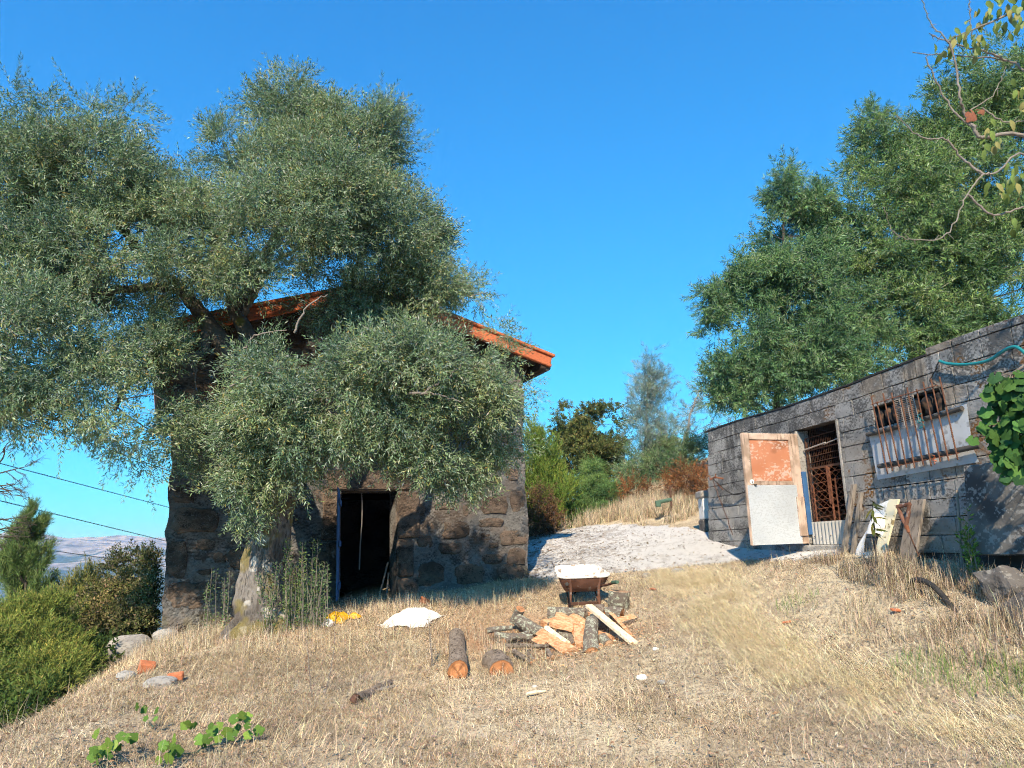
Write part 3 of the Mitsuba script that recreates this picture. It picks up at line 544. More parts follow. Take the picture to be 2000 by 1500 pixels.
for a, b, r in (((4.777, 2.860, 0.050), (5.373, 2.867, 0.050), 0.027), ((5.780, 2.889, 0.050), (6.397, 2.907, 0.050), 0.027), ((4.968, 2.432, 0.085), (6.600, 2.474, 0.085), 0.03)):
    pp = curve([(a[0], a[2], a[1]), ((a[0] + b[0]) / 2, a[2] + .004, (a[1] + b[1]) / 2 - .006), (b[0], b[2], b[1])], 9)
    add(win + '__pipe', SW(tube(pp, r, 12)), 'dull_pipe', 40)
for (a, b) in (((5.036, 3.303), (5.194, 2.313)), ((5.128, 3.219), (5.288, 2.346)), ((5.261, 3.302), (5.410, 2.374)), ((5.413, 3.277), (5.534, 2.356)), ((5.558, 3.221), (5.669, 2.337)), ((5.687, 3.284), (5.814, 2.351)), ((5.839, 3.237), (5.934, 2.328)), ((5.957, 3.293), (6.081, 2.360)), ((6.084, 3.301), (6.204, 2.356)), ((6.216, 3.297), (6.336, 2.355))):
    add(win + '__bar', SW(tube(curve([(a[0], .115, a[1]), ((a[0] + b[0]) / 2 + .004, .135, (a[1] + b[1]) / 2), (b[0], .15, b[1])], 5), .0088, 7)), 'bar_rust', 60)
for (a, b) in (((5.157, 2.391), (6.338, 2.427)), ((5.025, 3.205), (6.176, 3.208))):
    add(win + '__rod', SW(tube([(a[0], .128, a[1]), (b[0], .128, b[1])], .006, 6)), 'rust', 60)
def rack(c):
    """oven rack: c = four corners (s, z): tl, tr, br, bl"""
    tl, tr, br, bl = [np.array((p[0], .075, p[1])) for p in c]; ms = [bar(tl, bl, .006), bar(tr, br, .006)]
    for t in np.linspace(0, 1, 17): ms.append(bar(tl + (bl - tl) * t, tr + (br - tr) * t, .0052, 4))
    for t in (.33, .66): ms.append(bar(tl + (tr - tl) * t, bl + (br - bl) * t, .005, 4))
    return cat_(ms)
RC = [(5.366, 3.184), (5.717, 3.189), (5.756, 2.847), (5.403, 2.830)]
add('oven_rack', SW(rack(RC)), 'wire_grey', label='small slatted metal rack wedged behind the rusty window bars of the shed', cat='rack')
add('twine_tangle', SW(tube(curve([(5.86 + .05 * math.sin(i * 2.3), .15 + .02 * math.cos(i * 1.7), 2.92 - .012 * i + .03 * math.sin(i * 1.1)) for i in range(14)], 70), .004, 4)), 'hose_mat', label='tangle of blue twine on the right part of the window bars', cat='twine')
bs('bar_rust', proc(lambda p, n, uv: mix((0.075, 0.035, 0.025), (0.20, 0.095, 0.06), n3(p, 16))), 0.9, 0.2)
bs('orange_plastic', (0.6, 0.13, 0.03), 0.6, 0.3)
add('twine_knot', SW(tube(curve([(6.02 + .02 * math.sin(i * 2.1), .17 + .012 * math.cos(i * 1.3), 2.44 - .009 * i) for i in range(12)], 50), .004, 4)), 'orange_plastic', label='knot of orange twine hanging from the lower window bars', cat='twine')
# hose, cable, bracket on the wall
def SPT(l, n): return [S3(s, z, n) for s, z in l]
add('garden_hose', tube(curve(SPT([(6.191, 3.484), (6.296, 3.429), (6.508, 3.366), (6.716, 3.332), (6.885, 3.329), (7.025, 3.369), (7.156, 3.388), (7.242, 3.355), (7.339, 3.237), (7.472, 3.043)], .06), 40), .017, 10), 'hose_mat', 60, label='teal garden hose sagging along the top of the shed wall', cat='hose')
add('black_cable', tube(curve(SPT([(6.161, 3.498), (6.08, 3.41), (5.976, 3.302), (6.075, 3.232), (6.122, 3.116)], .035), 24, .004), .007, 6), 'black_rubber', 60, label='black cable crossing the blocks above the barred window', cat='cable')
br = S3(.60, 2.68)
add('wall_bracket', cat_([tube(curve([br + sn * .0, br + sn * .16 + UZ * .02, br + sn * .26 - UZ * .02], 8), .014, 7), tube([br + sn * .2 - sd * .13, br + sn * .2 + sd * .13 + UZ * .03], .011, 7), tube([br + sn * .02 - UZ * .2, br + sn * .2 + UZ * .01], .008, 6),
     tube([br + sn * .2 - sd * .1 + UZ * .0, br + sn * .2 - sd * .12 + UZ * .07], .008, 6), tube([br + sn * .2 + sd * .1, br + sn * .2 + sd * .12 + UZ * .08], .008, 6)]), 'rust', label='rusty iron bracket fixed to the blocks left of the shed door', cat='bracket')
add('bracket_cable', tube(curve([br + sn * .2, br + sd * .25 - UZ * .2 + sn * .12, br + sd * .5 - UZ * .32 + sn * .08, br + sd * .75 - UZ * .31 + sn * .05, br + sd * 1.0 - UZ * .27 + sn * .03], 20), .010, 6), 'black_rubber', 60, label='dark cable drooping from the rusty bracket towards the shed door', cat='cable')
add('bracket_chain', tube(curve([br + sn * .2 - UZ * .02, br + sn * .16 - UZ * .3 + sd * .08, br + sn * .06 - UZ * .75 + sd * .16, br + sn * .04 - UZ * 1.0 + sd * .25], 16, .006), .007, 5), 'rust_dark', 60, label='thin rusty chain hanging down from the iron bracket on the blocks', cat='chain')

# ---------------------------------------------------------------- things leaning on the shed
def leaning(name, s, zb, zt, w, nb, nt, th, mat, label, cat, shear=0.0, amp=.006, group=None, cut_=0.0):
    m = rough(box(w, th, zt - zb, (0, 0, (zt - zb) / 2), min(th, w) * .15), amp, 6, int(s * 10)); v = np.array(m.vertices)
    t = v[:, 2] / (zt - zb)
    v[:, 0] += s + shear * t; v[:, 1] += nb + (nt - nb) * t; v[:, 2] += zb + cut_ * v[:, 0] * 0
    return add(name, SW(trimesh.Trimesh(v, m.faces, process=False)), mat, label=label, cat=cat, group=group)
leaning('grey_plank', 4.24, 1.28, 2.26, .075, .26, .05, .055, 'old_wood', 'taller weathered grey post leaning beside the shed gate', 'plank', .14)
leaning('grey_plank', 4.40, 1.26, 2.14, .06, .24, .06, .045, 'old_wood', 'shorter split grey post leaning just right of the taller post', 'plank', .12)
leaning('grey_board', 5.46, 1.16, 1.98, .27, .30, .06, .035, 'old_wood', 'wide weathered grey board leaning against the shed blocks', 'board', .06)
def cream_panel():
    a = [(-.16, 0), (.02, -.02), (.13, .74), (-.05, .76), (-.28, .72), (-.2, .52), (-.05, .40), (-.10, .2)]
    return a
# broken cream panel: flat strip, folded flap and a curved white shell
cp = 'cream_panel'
lab = 'broken cream and white plastic panel propped between the grey posts and the grey board'
def leaned(mesh, nb=.28, nt=.08, H=.75, zb=1.24, s=4.93):
    v = np.array(mesh.vertices); t = v[:, 2] / H
    v[:, 1] += nb + (nt - nb) * t; v[:, 0] += s + .16 * t; v[:, 2] += zb
    return SW(trimesh.Trimesh(v, mesh.faces, process=False))
cp = thing('cream_panel', lab, 'panel')
def plate(pts, th):
    m = trimesh.creation.extrude_polygon(Polygon(pts).buffer(.012).buffer(-.006), th); v = np.array(m.vertices)
    return trimesh.Trimesh(np.stack([v[:, 0], v[:, 2], v[:, 1]], 1), m.faces[:, ::-1], process=False)
add(cp + '__strip', leaned(plate([(-.02, -.04), (.13, -.03), (.16, .76), (.00, .77), (-.03, .3)], .03)), 'cream_plastic')
add(cp + '__upper_sheet', leaned(plate([(-.03, .44), (.0, .765), (-.27, .70), (-.24, .5)], .02)), 'white_plastic')
sh_ = trimesh.creation.icosphere(4, 1.0); v = np.array(sh_.vertices); kp = (v[:, 1] > -.15)
v = v * (.19, .11, .36); v[:, 0] += .05 * np.sin(v[:, 2] * 9); v[:, 1] += .02 * np.sin(v[:, 0] * 20)
f = np.array(sh_.faces); f = f[kp[f].all(1)]
hole = (np.abs(v[:, 0] - .1) < .09) & (np.abs(v[:, 2] + .02) < .10); f = f[~hole[f].any(1)]
sm = trimesh.Trimesh(v, f, process=False); sm.remove_unreferenced_vertices(); inner = sm.copy(); inner.vertices = np.array(sm.vertices) * .95; inner.invert()
shell = cat_([sm, inner]); shell.apply_translation((-.17, 0, .28))
add(cp + '__curved_shell', leaned(shell, .26, .12), 'white_plastic', 60)
# rusty D-handled spade stuck in the grass
sb = np.array((4.395, 8.65, 1.322)); st = np.array((4.348, 8.75, 1.668)); sx_ = unit(V(.25, -.95, 0)); tp = st + (st - sb) * .06
hA, hB = tp + UZ * .21 - sx_ * .075, tp + UZ * .23 + sx_ * .095
sp = thing('spade', 'rusty spade handle with a D grip standing in the tall grass before the grey board', 'spade')
add(sp + '__shaft', tube([sb, st], .008, 6), 'rust_dark')
add(sp + '__socket', tube([st - (st - sb) * .16, st + (st - sb) * .05], [.016, .026], 8), 'rust')
add(sp + '__grip', cat_([tube(curve([tp, tp + UZ * .10 - sx_ * .05, hA], 6), [.022] * 6, 8), tube(curve([tp, tp + UZ * .11 + sx_ * .055, hB], 6), .022, 8), tube([hA - sx_ * .02, hB + sx_ * .01], .024, 8)]), 'barrow_rust')
# dark slab leaning on the right end of the shed
slab = rough(box(1.25, .09, .92, (0, 0, .46), .012), .006, 5, 4)
v = np.array(slab.vertices); t = v[:, 2] / .92; v[:, 0] += 7.02 + .0 * t; v[:, 1] += .20 - .09 * t; v[:, 2] += 1.36
add('dark_slab', SW(trimesh.Trimesh(v, slab.faces, process=False)), 'slab_mat', label='large dark concrete slab leaning on the right end of the shed above the rocks', cat='slab')
add('old_stake', tube([S3(6.28, 1.2, .25), S3(6.22, 2.04, .12)], .014, 6), 'old_wood', label='thin grey stake standing left of the dark slab', cat='stake')
# curved black pipe in the grass and bank rocks
add('black_pipe', tube(curve([(4.10, 8.45, gz(4.10, 8.45) - .04), (4.12, 8.25, gz(4.12, 8.25) + .13), (4.15, 7.95, gz(4.15, 7.95) + .12), (4.17, 7.6, gz(4.17, 7.6) - .05)], 20), np.linspace(.034, .026, 20), 12), 'black_rubber', 60, label='curved black pipe arching out of the tall grass below the shed', cat='pipe')
def crag(a, b, c, seed):
    g = np.random.default_rng(seed); h = hullm(unit(g.normal(size=(16, 3))) * g.uniform(.8, 1.1, (16, 1)) * (a * 1.3, b * 1.3, c * 1.35)).subdivide().subdivide()
    return rough(h, .035, 7, seed)
for i, (dx, dy, dz, a, b, c) in enumerate([(4.52, 7.05, -.10, .30, .32, .26), (4.42, 6.55, -.12, .26, .30, .24), (4.85, 6.5, .05, .35, .35, .28), (4.30, 6.15, -.08, .18, .2, .14), (4.62, 7.5, .02, .25, .26, .22), (5.0, 7.0, .18, .3, .3, .2), (4.6, 6.0, -.05, .26, .24, .2)]):
    k = add('bank_rock', crag(a, b, c, 90 + i).apply_translation((dx, dy, gz(dx, dy) + dz)), 'dark_granite', False,
        label=('dark rock in the bank directly under the left edge of the slab', 'dark rock lowest but one in the bank at the right edge', 'large dark rock at the right edge of the picture under the slab', 'smallest dark rock at the foot of the bank', 'dark rock closest to the shed wall under the slab', 'dark rock highest in the bank behind the others', 'lowest right dark rock in the bank')[i], cat='rock', group='rocks in the bank under the slab')
# white pillar box and small valve beyond the shed
pb = thing('white_pillar', 'white painted block pillar with a grey cap beyond the left end of the shed', 'pillar')
px, py = 3.99, 16.0; pz = gz(px, py)
add(pb + '__body', rough(box(.40, .42, .44, (px, py, pz + .43), .02), .008, 5), 'white_paint')
add(pb + '__base', rough(box(.44, .46, .26, (px, py, pz + .08), .02), .01, 5), 'dark_granite')
add(pb + '__cap', rough(box(.48, .50, .14, (px, py, pz + .72), .02), .01, 5), 'granite')
vx, vy = 3.62, 18.2; vz = gz(vx, vy)
vv = thing('water_valve', 'small green water valve on a post in the dry grass left of the white pillar', 'valve')
add(vv + '__post', tube([(vx, vy, vz - .1), (vx + .01, vy, vz + .75)], .022, 7), 'rust_dark')
add(vv + '__handle', cat_([tube([(vx - .32, vy, vz + .40), (vx + .02, vy, vz + .46)], .045, 8), box(.12, .10, .14, (vx - .30, vy, vz + .37), .01)]), 'green_paint', 40)
# ---------------------------------------------------------------- foliage tools
def leaves(P, D, L, W, C, g, roll=None):
    """one mesh of lozenge leaves (two triangles each, folded), a colour per leaf"""
    n = len(P); D = unit(D); R = g.normal(size=(n, 3)); S = unit(np.cross(D, R)); N = np.cross(S, D)
    L, W = np.broadcast_to(L, (n,))[:, None], np.broadcast_to(W, (n,))[:, None]
    mid = P + D * L * .45; tip = P + D * L - N * L * .12
    v = np.stack([P, mid + S * W / 2 + N * W * .15, tip, mid - S * W / 2 + N * W * .15], 1).reshape(-1, 3)
    b = np.arange(n)[:, None] * 4
    f = np.concatenate([b + [0, 1, 2], b + [0, 2, 3]], 1).reshape(-1, 3)
    return (v, f), np.repeat(C, 4, 0)
def twigs(c, d, k, tl, L, W, spread, g):
    """leaf bases and directions along straight twigs"""
    n = len(c); d = unit(d); a = unit(np.cross(d, g.normal(size=(n, 3)))); b = np.cross(d, a)
    t = (np.arange(k) + g.uniform(0, .9, (n, k))) / k; ang = np.arange(k)[None] * 2.4 + g.uniform(0, 6.3, (n, 1)) + g.normal(0, .4, (n, k))
    tl = np.broadcast_to(tl, (n,))[:, None]
    p = c[:, None] + d[:, None] * (t * tl)[..., None]
    q = d[:, None] * (.55 + .5 * t[..., None]) + spread * (np.cos(ang)[..., None] * a[:, None] + np.sin(ang)[..., None] * b[:, None])
    return p.reshape(-1, 3), q.reshape(-1, 3)
def in_lobes(lobes, n, g, bias=.45, gapf=1.1, gap=.46, seed=1):
    """points in ellipsoids, thinned where noise is low, with outward directions"""
    lobes = np.array(lobes, float); vol = np.prod(lobes[:, 3:6], 1) ** .75; out, dirs = [], []
    for lb, m in zip(lobes, np.maximum((n * vol / vol.sum()), 6).astype(int)):
        u = unit(g.normal(size=(m, 3))); r = g.random(m) ** bias
        wob = 1 + .55 * (meshkit.fbm(u * 2.1 + lb[:3], 3, seed) - .5) * 2
        p = lb[:3] + u * lb[3:6] * (r * wob)[:, None]
        keep = meshkit.fbm(p * gapf, 3, seed + 3) + .12 * (r - .6) > gap
        out.append(p[keep]); dirs.append(unit(u / lb[3:6])[keep])
    return np.vstack(out), np.vstack(dirs)
def tufts(c, o, k, rad, g, flat=.75, up=.15):
    """clumps of twigs round the points c"""
    n = len(c); r = np.broadcast_to(rad, (n,))[:, None, None] * np.array([1, 1, flat]); u = unit(g.normal(size=(n, k, 3))) * (g.random((n, k, 1)) ** .4)
    p = c[:, None] + u * r * g.uniform(.7, 1.25, (n, 1, 1)); d = u * .8 + o[:, None] * .55 + g.normal(0, .35, (n, k, 3)) + V(0, 0, up)
    return p.reshape(-1, 3), unit(d).reshape(-1, 3)
def cmix(cols, w, n, g, var=.22):
    cols = np.array(cols, float); c = cols[g.choice(len(cols), n, p=np.array(w) / np.sum(w))]
    return np.clip(c * np.exp(g.normal(0, var, (n, 1))) * (1 + g.normal(0, .06, (n, 3))), .004, .9)
def not_in_house(p):
    q = p - HL; s, n, z = q @ hd, q @ hn, p[:, 2]
    roofz = np.where(np.abs(s - APX) < 3.8, AZ + .16 - SL * np.abs(s - APX), 0)
    inside = (s > -.8) & (s < 6.9) & (n < .52) & (z < roofz) & ((n < .10) | (z > roofz - .30)) & ((s > -.15) & (s < 6.2) | (z > roofz - .30))
    return ~inside
def branch_to(a, b, r0, r1, g, n=8, wob=.05, lift=.0, sides=6):
    m = (np.array(a) + b) / 2 + V(0, 0, lift) + g.normal(0, wob, 3)
    return tube(curve([a, m, b], n, wob * .18, g), np.linspace(r0, r1, n), sides)

# ---------------------------------------------------------------- olive tree
bs('shaded_limb_bark', proc(lambda p, n, uv: mix(mix((0.055, 0.047, 0.04), (0.16, 0.14, 0.12), n3(p, 12)), (0.17, 0.15, 0.03), smoothstep(0.56, 0.66, n3(p, 4, 3, 3.0)) * 0.7)), 0.95, 0.1, proc(lambda p, n, uv: n3(p, 30) * 0.03))  # darker copy of the bark, mossy, with crown shade put into the colour
og = np.random.default_rng(21)
olive = thing('olive_tree', 'big old olive tree with a leaning pale trunk in front of the stone house', 'olive tree')
tb = V(-3.50, 10.95, gz(-3.5, 10.95))
def trunk_mesh(pts, rad, n=20, seed=3):
    m = tube(curve(pts, 26), np.interp(np.linspace(0, 1, 26), np.linspace(0, 1, len(rad)), rad), n); v = np.array(m.vertices)
    ax = curve(pts, 26); k = np.argmin(((v[:, None] - ax[None]) ** 2).sum(-1), 1); d = v - ax[k]
    ang = np.arctan2(d[:, 1], d[:, 0]); f = 1 + .16 * np.sin(ang * 3 + v[:, 2] * 1.6 + seed) + .08 * np.sin(ang * 7 - v[:, 2] * 2.1) + (meshkit.fbm(v * 5, 3, seed) - .5) * .35
    return trimesh.Trimesh(ax[k] + d * f[:, None], m.faces, process=False)
T0, T1, T2, FORK = tb - UZ * .15, (-3.562, 10.97, 1.295), (-3.436, 11, 2.205), (-3.573, 11, 3.084)
add(olive + '__trunk', trunk_mesh([T0, tb + UZ * .12, T1, T2, (-3.508, 11, 2.641)], [.56, .37, .28, .26, .24]), 'olive_bark', 60)
add(olive + '__upper_trunk', trunk_mesh([(-3.446, 11, 2.313), FORK, (-3.757, 11, 3.691), (-3.941, 11, 4.194)], [.235, .23, .20, .17], 16), 'shaded_limb_bark', 60)
roots = [tube(curve([tb + UZ * .30 + V(-.2, -.05, 0), tb + V(-.34, -.12, .12), tb + V(-.52, -.16, -.04)], 9), np.linspace(.13, .04, 9), 8), tube([tb + UZ * .3 + V(.12, -.15, 0), tb + V(.28, -.26, .04), tb + V(.42, -.34, -.06)], [.11, .09, .03], 8)]
add(olive + '__root_flare', cat_([rough(r, .02, 6) for r in roots]), 'olive_bark', 60)
LIMBS = [  # traced limbs: points, start radius, end radius
 ([(-3.742, 11, 3.69), (-4.109, 11, 4.433), (-4.476, 10.9, 5.007), (-4.717, 10.8, 5.34), (-5.232, 10.7, 5.841), (-5.844, 10.6, 6.631)], .17, .05),
 ([(-4.476, 10.9, 5.007), (-4.487, 10.8, 4.513), (-4.757, 10.5, 4.372), (-5.002, 10.2, 4.198), (-5.045, 9.9, 3.919), (-5.063, 9.6, 3.488)], .09, .025),
 ([(-3.924, 11, 4.155), (-3.918, 11, 4.779), (-4.087, 11, 5.198), (-4.28, 11, 5.756), (-4.511, 11.1, 6.552), (-4.703, 11.1, 7.245)], .15, .04),
 ([(-4.02, 11, 5.06), (-3.754, 10.85, 5.441), (-3.415, 10.7, 5.854), (-2.99, 10.65, 6.059)], .055, .018),
 ([(-4.087, 11, 5.198), (-3.77, 11.3, 6.183), (-3.425, 11.4, 7.256), (-3.413, 11.4, 8.432), (-3.561, 11.4, 9.232)], .11, .02),
 ([(-3.573, 11, 3.084), (-3.066, 10.6, 3.595), (-2.505, 10.2, 3.822), (-1.823, 9.9, 3.839), (-1.068, 9.8, 3.824), (-0.346, 10.1, 3.689)], .13, .02),
 ([(-3.522, 11, 2.642), (-2.98, 11, 2.99), (-2.343, 11.1, 3.506), (-1.85, 11.3, 3.989), (-1.59, 11.7, 5.056), (-1.609, 11.9, 6.339)], .13, .03),
 ([(-3.153, 10.9, 3.651), (-2.759, 11.2, 4.553), (-2.446, 11.5, 5.7), (-2.229, 11.6, 7.128), (-2.108, 11.6, 8.405)], .10, .02),
 ([(-4.985, 10.7, 5.514), (-5.61, 10.2, 5.287), (-5.925, 9.6, 4.743), (-6.299, 9.3, 4.396)], .07, .02),
 ([(-5.232, 10.7, 5.841), (-6.059, 10.4, 6.87), (-6.658, 10.3, 7.495)], .06, .02),
 ([(-1.068, 9.8, 3.824), (-0.818, 9.9, 3.255), (-0.709, 10.1, 2.737)], .03, .01)]
ax_pts = []
for pts, r0, r1 in LIMBS:
    n = 7 * len(pts); c = curve(pts, n, .012, og); add(olive + '__limb', tube(c, np.linspace(r0, r1, n), 9), 'shaded_limb_bark' if r0 != .055 else 'olive_bark', 60); ax_pts.append(c)
ax_pts = np.vstack(ax_pts)
OL = [  # lit front and upper lobes
      (-6.08, 9.90, 6.94, 1.13, 0.90, 0.58), (-6.78, 9.80, 6.99, 0.77, 0.90, 0.60), (-5.58, 10.10, 7.10, 0.63, 0.80, 0.46), (-6.46, 9.70, 6.17, 0.90, 0.90, 0.65), (-5.20, 10.10, 6.30, 0.56, 0.60, 0.48), (-5.67, 9.60, 5.66, 0.70, 0.60, 0.35), (-6.72, 9.60, 5.34, 0.64, 0.70, 0.56),
      (-5.92, 9.20, 4.49, 0.81, 0.80, 0.52), (-6.18, 9.20, 3.91, 0.59, 0.70, 0.59), (-5.54, 9.20, 3.82, 0.54, 0.60, 0.43), (-5.18, 9.40, 4.32, 0.47, 0.50, 0.33), (-5.03, 9.30, 3.43, 0.42, 0.40, 0.28), (-4.59, 9.50, 3.52, 0.35, 0.40, 0.39),
      (-4.55, 10.20, 6.32, 0.59, 0.80, 0.48), (-4.22, 9.90, 5.65, 0.68, 0.70, 0.41), (-3.66, 9.90, 5.78, 0.59, 0.80, 0.44), (-2.99, 10.00, 6.17, 0.78, 1.00, 0.60), (-3.58, 10.60, 7.16, 0.53, 0.80, 0.53), (-4.25, 10.90, 7.82, 0.30, 0.40, 0.39), (-3.61, 9.80, 5.33, 0.47, 0.50, 0.22),
      (-3.39, 11.00, 8.60, 0.42, 0.50, 0.55), (-3.71, 11.00, 8.52, 0.34, 0.35, 0.28), (-3.03, 10.80, 7.63, 0.62, 0.80, 0.62), (-2.85, 11.00, 8.40, 0.33, 0.45, 0.42), (-2.26, 10.90, 7.74, 0.58, 0.80, 0.66), (-2.02, 11.10, 8.25, 0.36, 0.45, 0.41), (-1.81, 11.30, 7.77, 0.31, 0.45, 0.41),
      (-2.50, 10.30, 6.61, 0.73, 1.00, 0.61), (-1.96, 10.60, 6.40, 0.69, 0.90, 0.62), (-1.43, 11.20, 6.57, 0.52, 0.70, 0.56), (-1.10, 11.50, 6.64, 0.33, 0.40, 0.37), (-2.63, 10.00, 5.78, 0.51, 0.70, 0.29), (-1.21, 11.30, 5.75, 0.47, 0.60, 0.43), (-0.89, 11.60, 5.42, 0.36, 0.40, 0.32), (-1.59, 11.20, 6.06, 0.36, 0.60, 0.28),
      (-1.97, 9.60, 3.91, 0.62, 0.80, 0.43), (-1.31, 9.60, 3.92, 0.65, 0.80, 0.40), (-0.77, 9.80, 3.71, 0.56, 0.70, 0.38), (-0.35, 10.20, 3.53, 0.37, 0.60, 0.41), (-0.82, 9.90, 3.25, 0.59, 0.60, 0.43), (-1.44, 9.60, 3.36, 0.55, 0.60, 0.39), (-0.59, 10.30, 2.76, 0.31, 0.40, 0.31), (-0.27, 10.60, 3.13, 0.28, 0.40, 0.38), (-1.10, 10.00, 2.81, 0.36, 0.40, 0.26),
      (-2.33, 9.50, 3.44, 0.49, 0.60, 0.39), (-2.95, 9.50, 3.53, 0.46, 0.60, 0.43), (-3.22, 9.80, 3.99, 0.35, 0.40, 0.24), (-2.86, 9.70, 3.03, 0.43, 0.40, 0.33), (-2.23, 9.80, 3.15, 0.43, 0.50, 0.27), (-3.47, 10.10, 2.50, 0.29, 0.40, 0.42), (-3.02, 10.10, 2.45, 0.26, 0.40, 0.41), (-3.21, 9.90, 2.80, 0.41, 0.40, 0.31), (-3.48, 9.90, 3.01, 0.38, 0.35, 0.38), (-1.57, 10.00, 3.03, 0.40, 0.30, 0.17), (-0.81, 10.40, 2.50, 0.19, 0.20, 0.24), (-3.34, 9.80, 3.50, 0.41, 0.30, 0.38),
      # shaded depths behind and below them
      (-2.30, 12.00, 5.43, 0.84, 0.40, 0.59), (-1.63, 12.00, 5.32, 0.50, 0.40, 0.50), (-5.85, 11.20, 5.72, 1.04, 0.40, 0.43), (-6.40, 10.80, 5.60, 0.77, 0.40, 0.34), (-4.31, 10.90, 3.92, 0.43, 0.25, 0.62), (-4.54, 11.00, 3.27, 0.35, 0.22, 0.47), (-4.48, 11.10, 2.68, 0.24, 0.18, 0.35), (-4.97, 11.60, 5.32, 0.52, 0.30, 0.34), (-2.38, 11.20, 5.35, 0.94, 0.60, 0.47), (-1.64, 11.50, 5.25, 0.56, 0.50, 0.48), (-5.12, 10.60, 4.86, 0.44, 0.50, 0.29), (-4.70, 10.60, 3.95, 0.46, 0.40, 0.54), (-4.96, 10.30, 4.40, 0.46, 0.50, 0.31)]
THIN = [(-6.53, 9.90, 7.95, 0.26, 0.30, 0.35), (-6.88, 9.80, 8.03, 0.20, 0.30, 0.31), (-5.89, 10.00, 7.91, 0.30, 0.30, 0.30), (-5.42, 10.10, 7.95, 0.27, 0.30, 0.31), (-5.00, 10.20, 6.97, 0.16, 0.30, 0.29), (-4.64, 10.40, 7.10, 0.21, 0.35, 0.25), (-4.41, 10.80, 6.83, 0.29, 0.40, 0.50), (-0.55, 11.50, 5.55, 0.24, 0.40, 0.25), (-0.17, 11.20, 4.78, 0.19, 0.30, 0.18), (0.02, 10.90, 4.38, 0.18, 0.25, 0.18),
        (-4.74, 9.60, 3.08, 0.28, 0.30, 0.42), (-4.67, 9.70, 2.70, 0.10, 0.12, 0.25), (-5.00, 9.40, 3.19, 0.28, 0.30, 0.21), (-5.50, 9.30, 3.35, 0.29, 0.30, 0.21), (-5.32, 10.20, 4.17, 0.39, 0.40, 0.39), (-6.00, 9.20, 3.32, 0.29, 0.30, 0.22), (0.22, 11.00, 3.85, 0.10, 0.20, 0.22), (-4.62, 10.20, 3.16, 0.22, 0.20, 0.44)]
def olive_crown():
    c, o = in_lobes(OL, 2600, og, .40, 1.7, .46, 2); c, o = tufts(c, o, 26, og.uniform(.12, .24, len(c)), og, .8)
    c2, o2 = in_lobes(THIN, 1500, og, .6, 1.0, .2, 4)
    c, o = np.vstack([c, c2]), np.vstack([o, o2]); k = not_in_house(c); c, o = c[k], o[k]
    n = len(c); d = o.copy()
    low = c[:, 2] < 4.2; d[low, 2] -= .45
    return c, unit(d)
oc, od = olive_crown()
p, q = twigs(oc, od, 12, og.uniform(.16, .34, len(oc)), 0, 0, .75, og)
# long shoots that stand out of the outline
sel = og.choice(len(oc), 620, replace=False); sc, sdv = oc[sel], unit(od[sel] + V(0, 0, .25) * (oc[sel, 2:3] > 4.5) - V(0, 0, .9) * (oc[sel, 2:3] <= 4.2))
p2, q2 = twigs(sc, sdv, 26, og.uniform(.3, .6, len(sc)), 0, 0, .7, og)
p, q = np.vstack([p, p2]), np.vstack([q, q2]); k = not_in_house(p); p, q = p[k], q[k]; n = len(p)
tone = (meshkit.noise(p * 2.2, 5) - .5)[:, None]; col = cmix([(.20, .28, .155), (.14, .21, .11), (.36, .42, .32), (.27, .30, .12), (.36, .29, .10)], [.42, .28, .23, .05, .02], n, og) * (1 + .55 * tone) * (1 + tone * np.array([.25, 0, -.25]))
m, cc = leaves(p, q, og.uniform(.05, .082, n), og.uniform(.012, .019, n), col, og)
add(olive + '__crown', m, 'leaf_mat', False, cc)
def olive_twigs():
    ms = []
    near = oc[og.choice(len(oc), 520, replace=False)]
    for b in near:
        d2 = ((ax_pts - b) ** 2).sum(1); a = ax_pts[np.argmin(d2 + og.uniform(0, .25, len(d2)))]
        if np.linalg.norm(a - b) < 1.7: ms.append(branch_to(a, b, .012, .003, og, 7, .07, .05, 4))
    return cat_(ms)
labels[add(olive + '__twigs', olive_twigs(), 'twig_mat', True)] = {'kind': 'stuff'}
for a, b, c2 in [((-3.418, 9.5, 4.211), (-3.232, 9.4, 4.346), (-2.812, 9.3, 4.37)), ((-3.53, 9.4, 3.691), (-3.116, 9.3, 3.831), (-2.796, 9.3, 3.774)), ((-2.743, 9.4, 4.362), (-2.56, 9.3, 4.664), (-2.303, 9.3, 4.825)), ((-1.242, 9.1, 3.465), (-0.932, 9.1, 3.441), (-0.628, 9.15, 3.345)), ((-1.118, 9.1, 3.448), (-0.805, 9.1, 3.627), (-0.615, 9.1, 3.812)), ((-2.785, 9.3, 3.354), (-2.572, 9.2, 3.519), (-2.353, 9.2, 3.575))]:
    add(olive + '__bare_branch', tube(curve([a, b, c2], 14, .01, og), np.linspace(.016, .005, 14), 6), 'twig_mat', True)

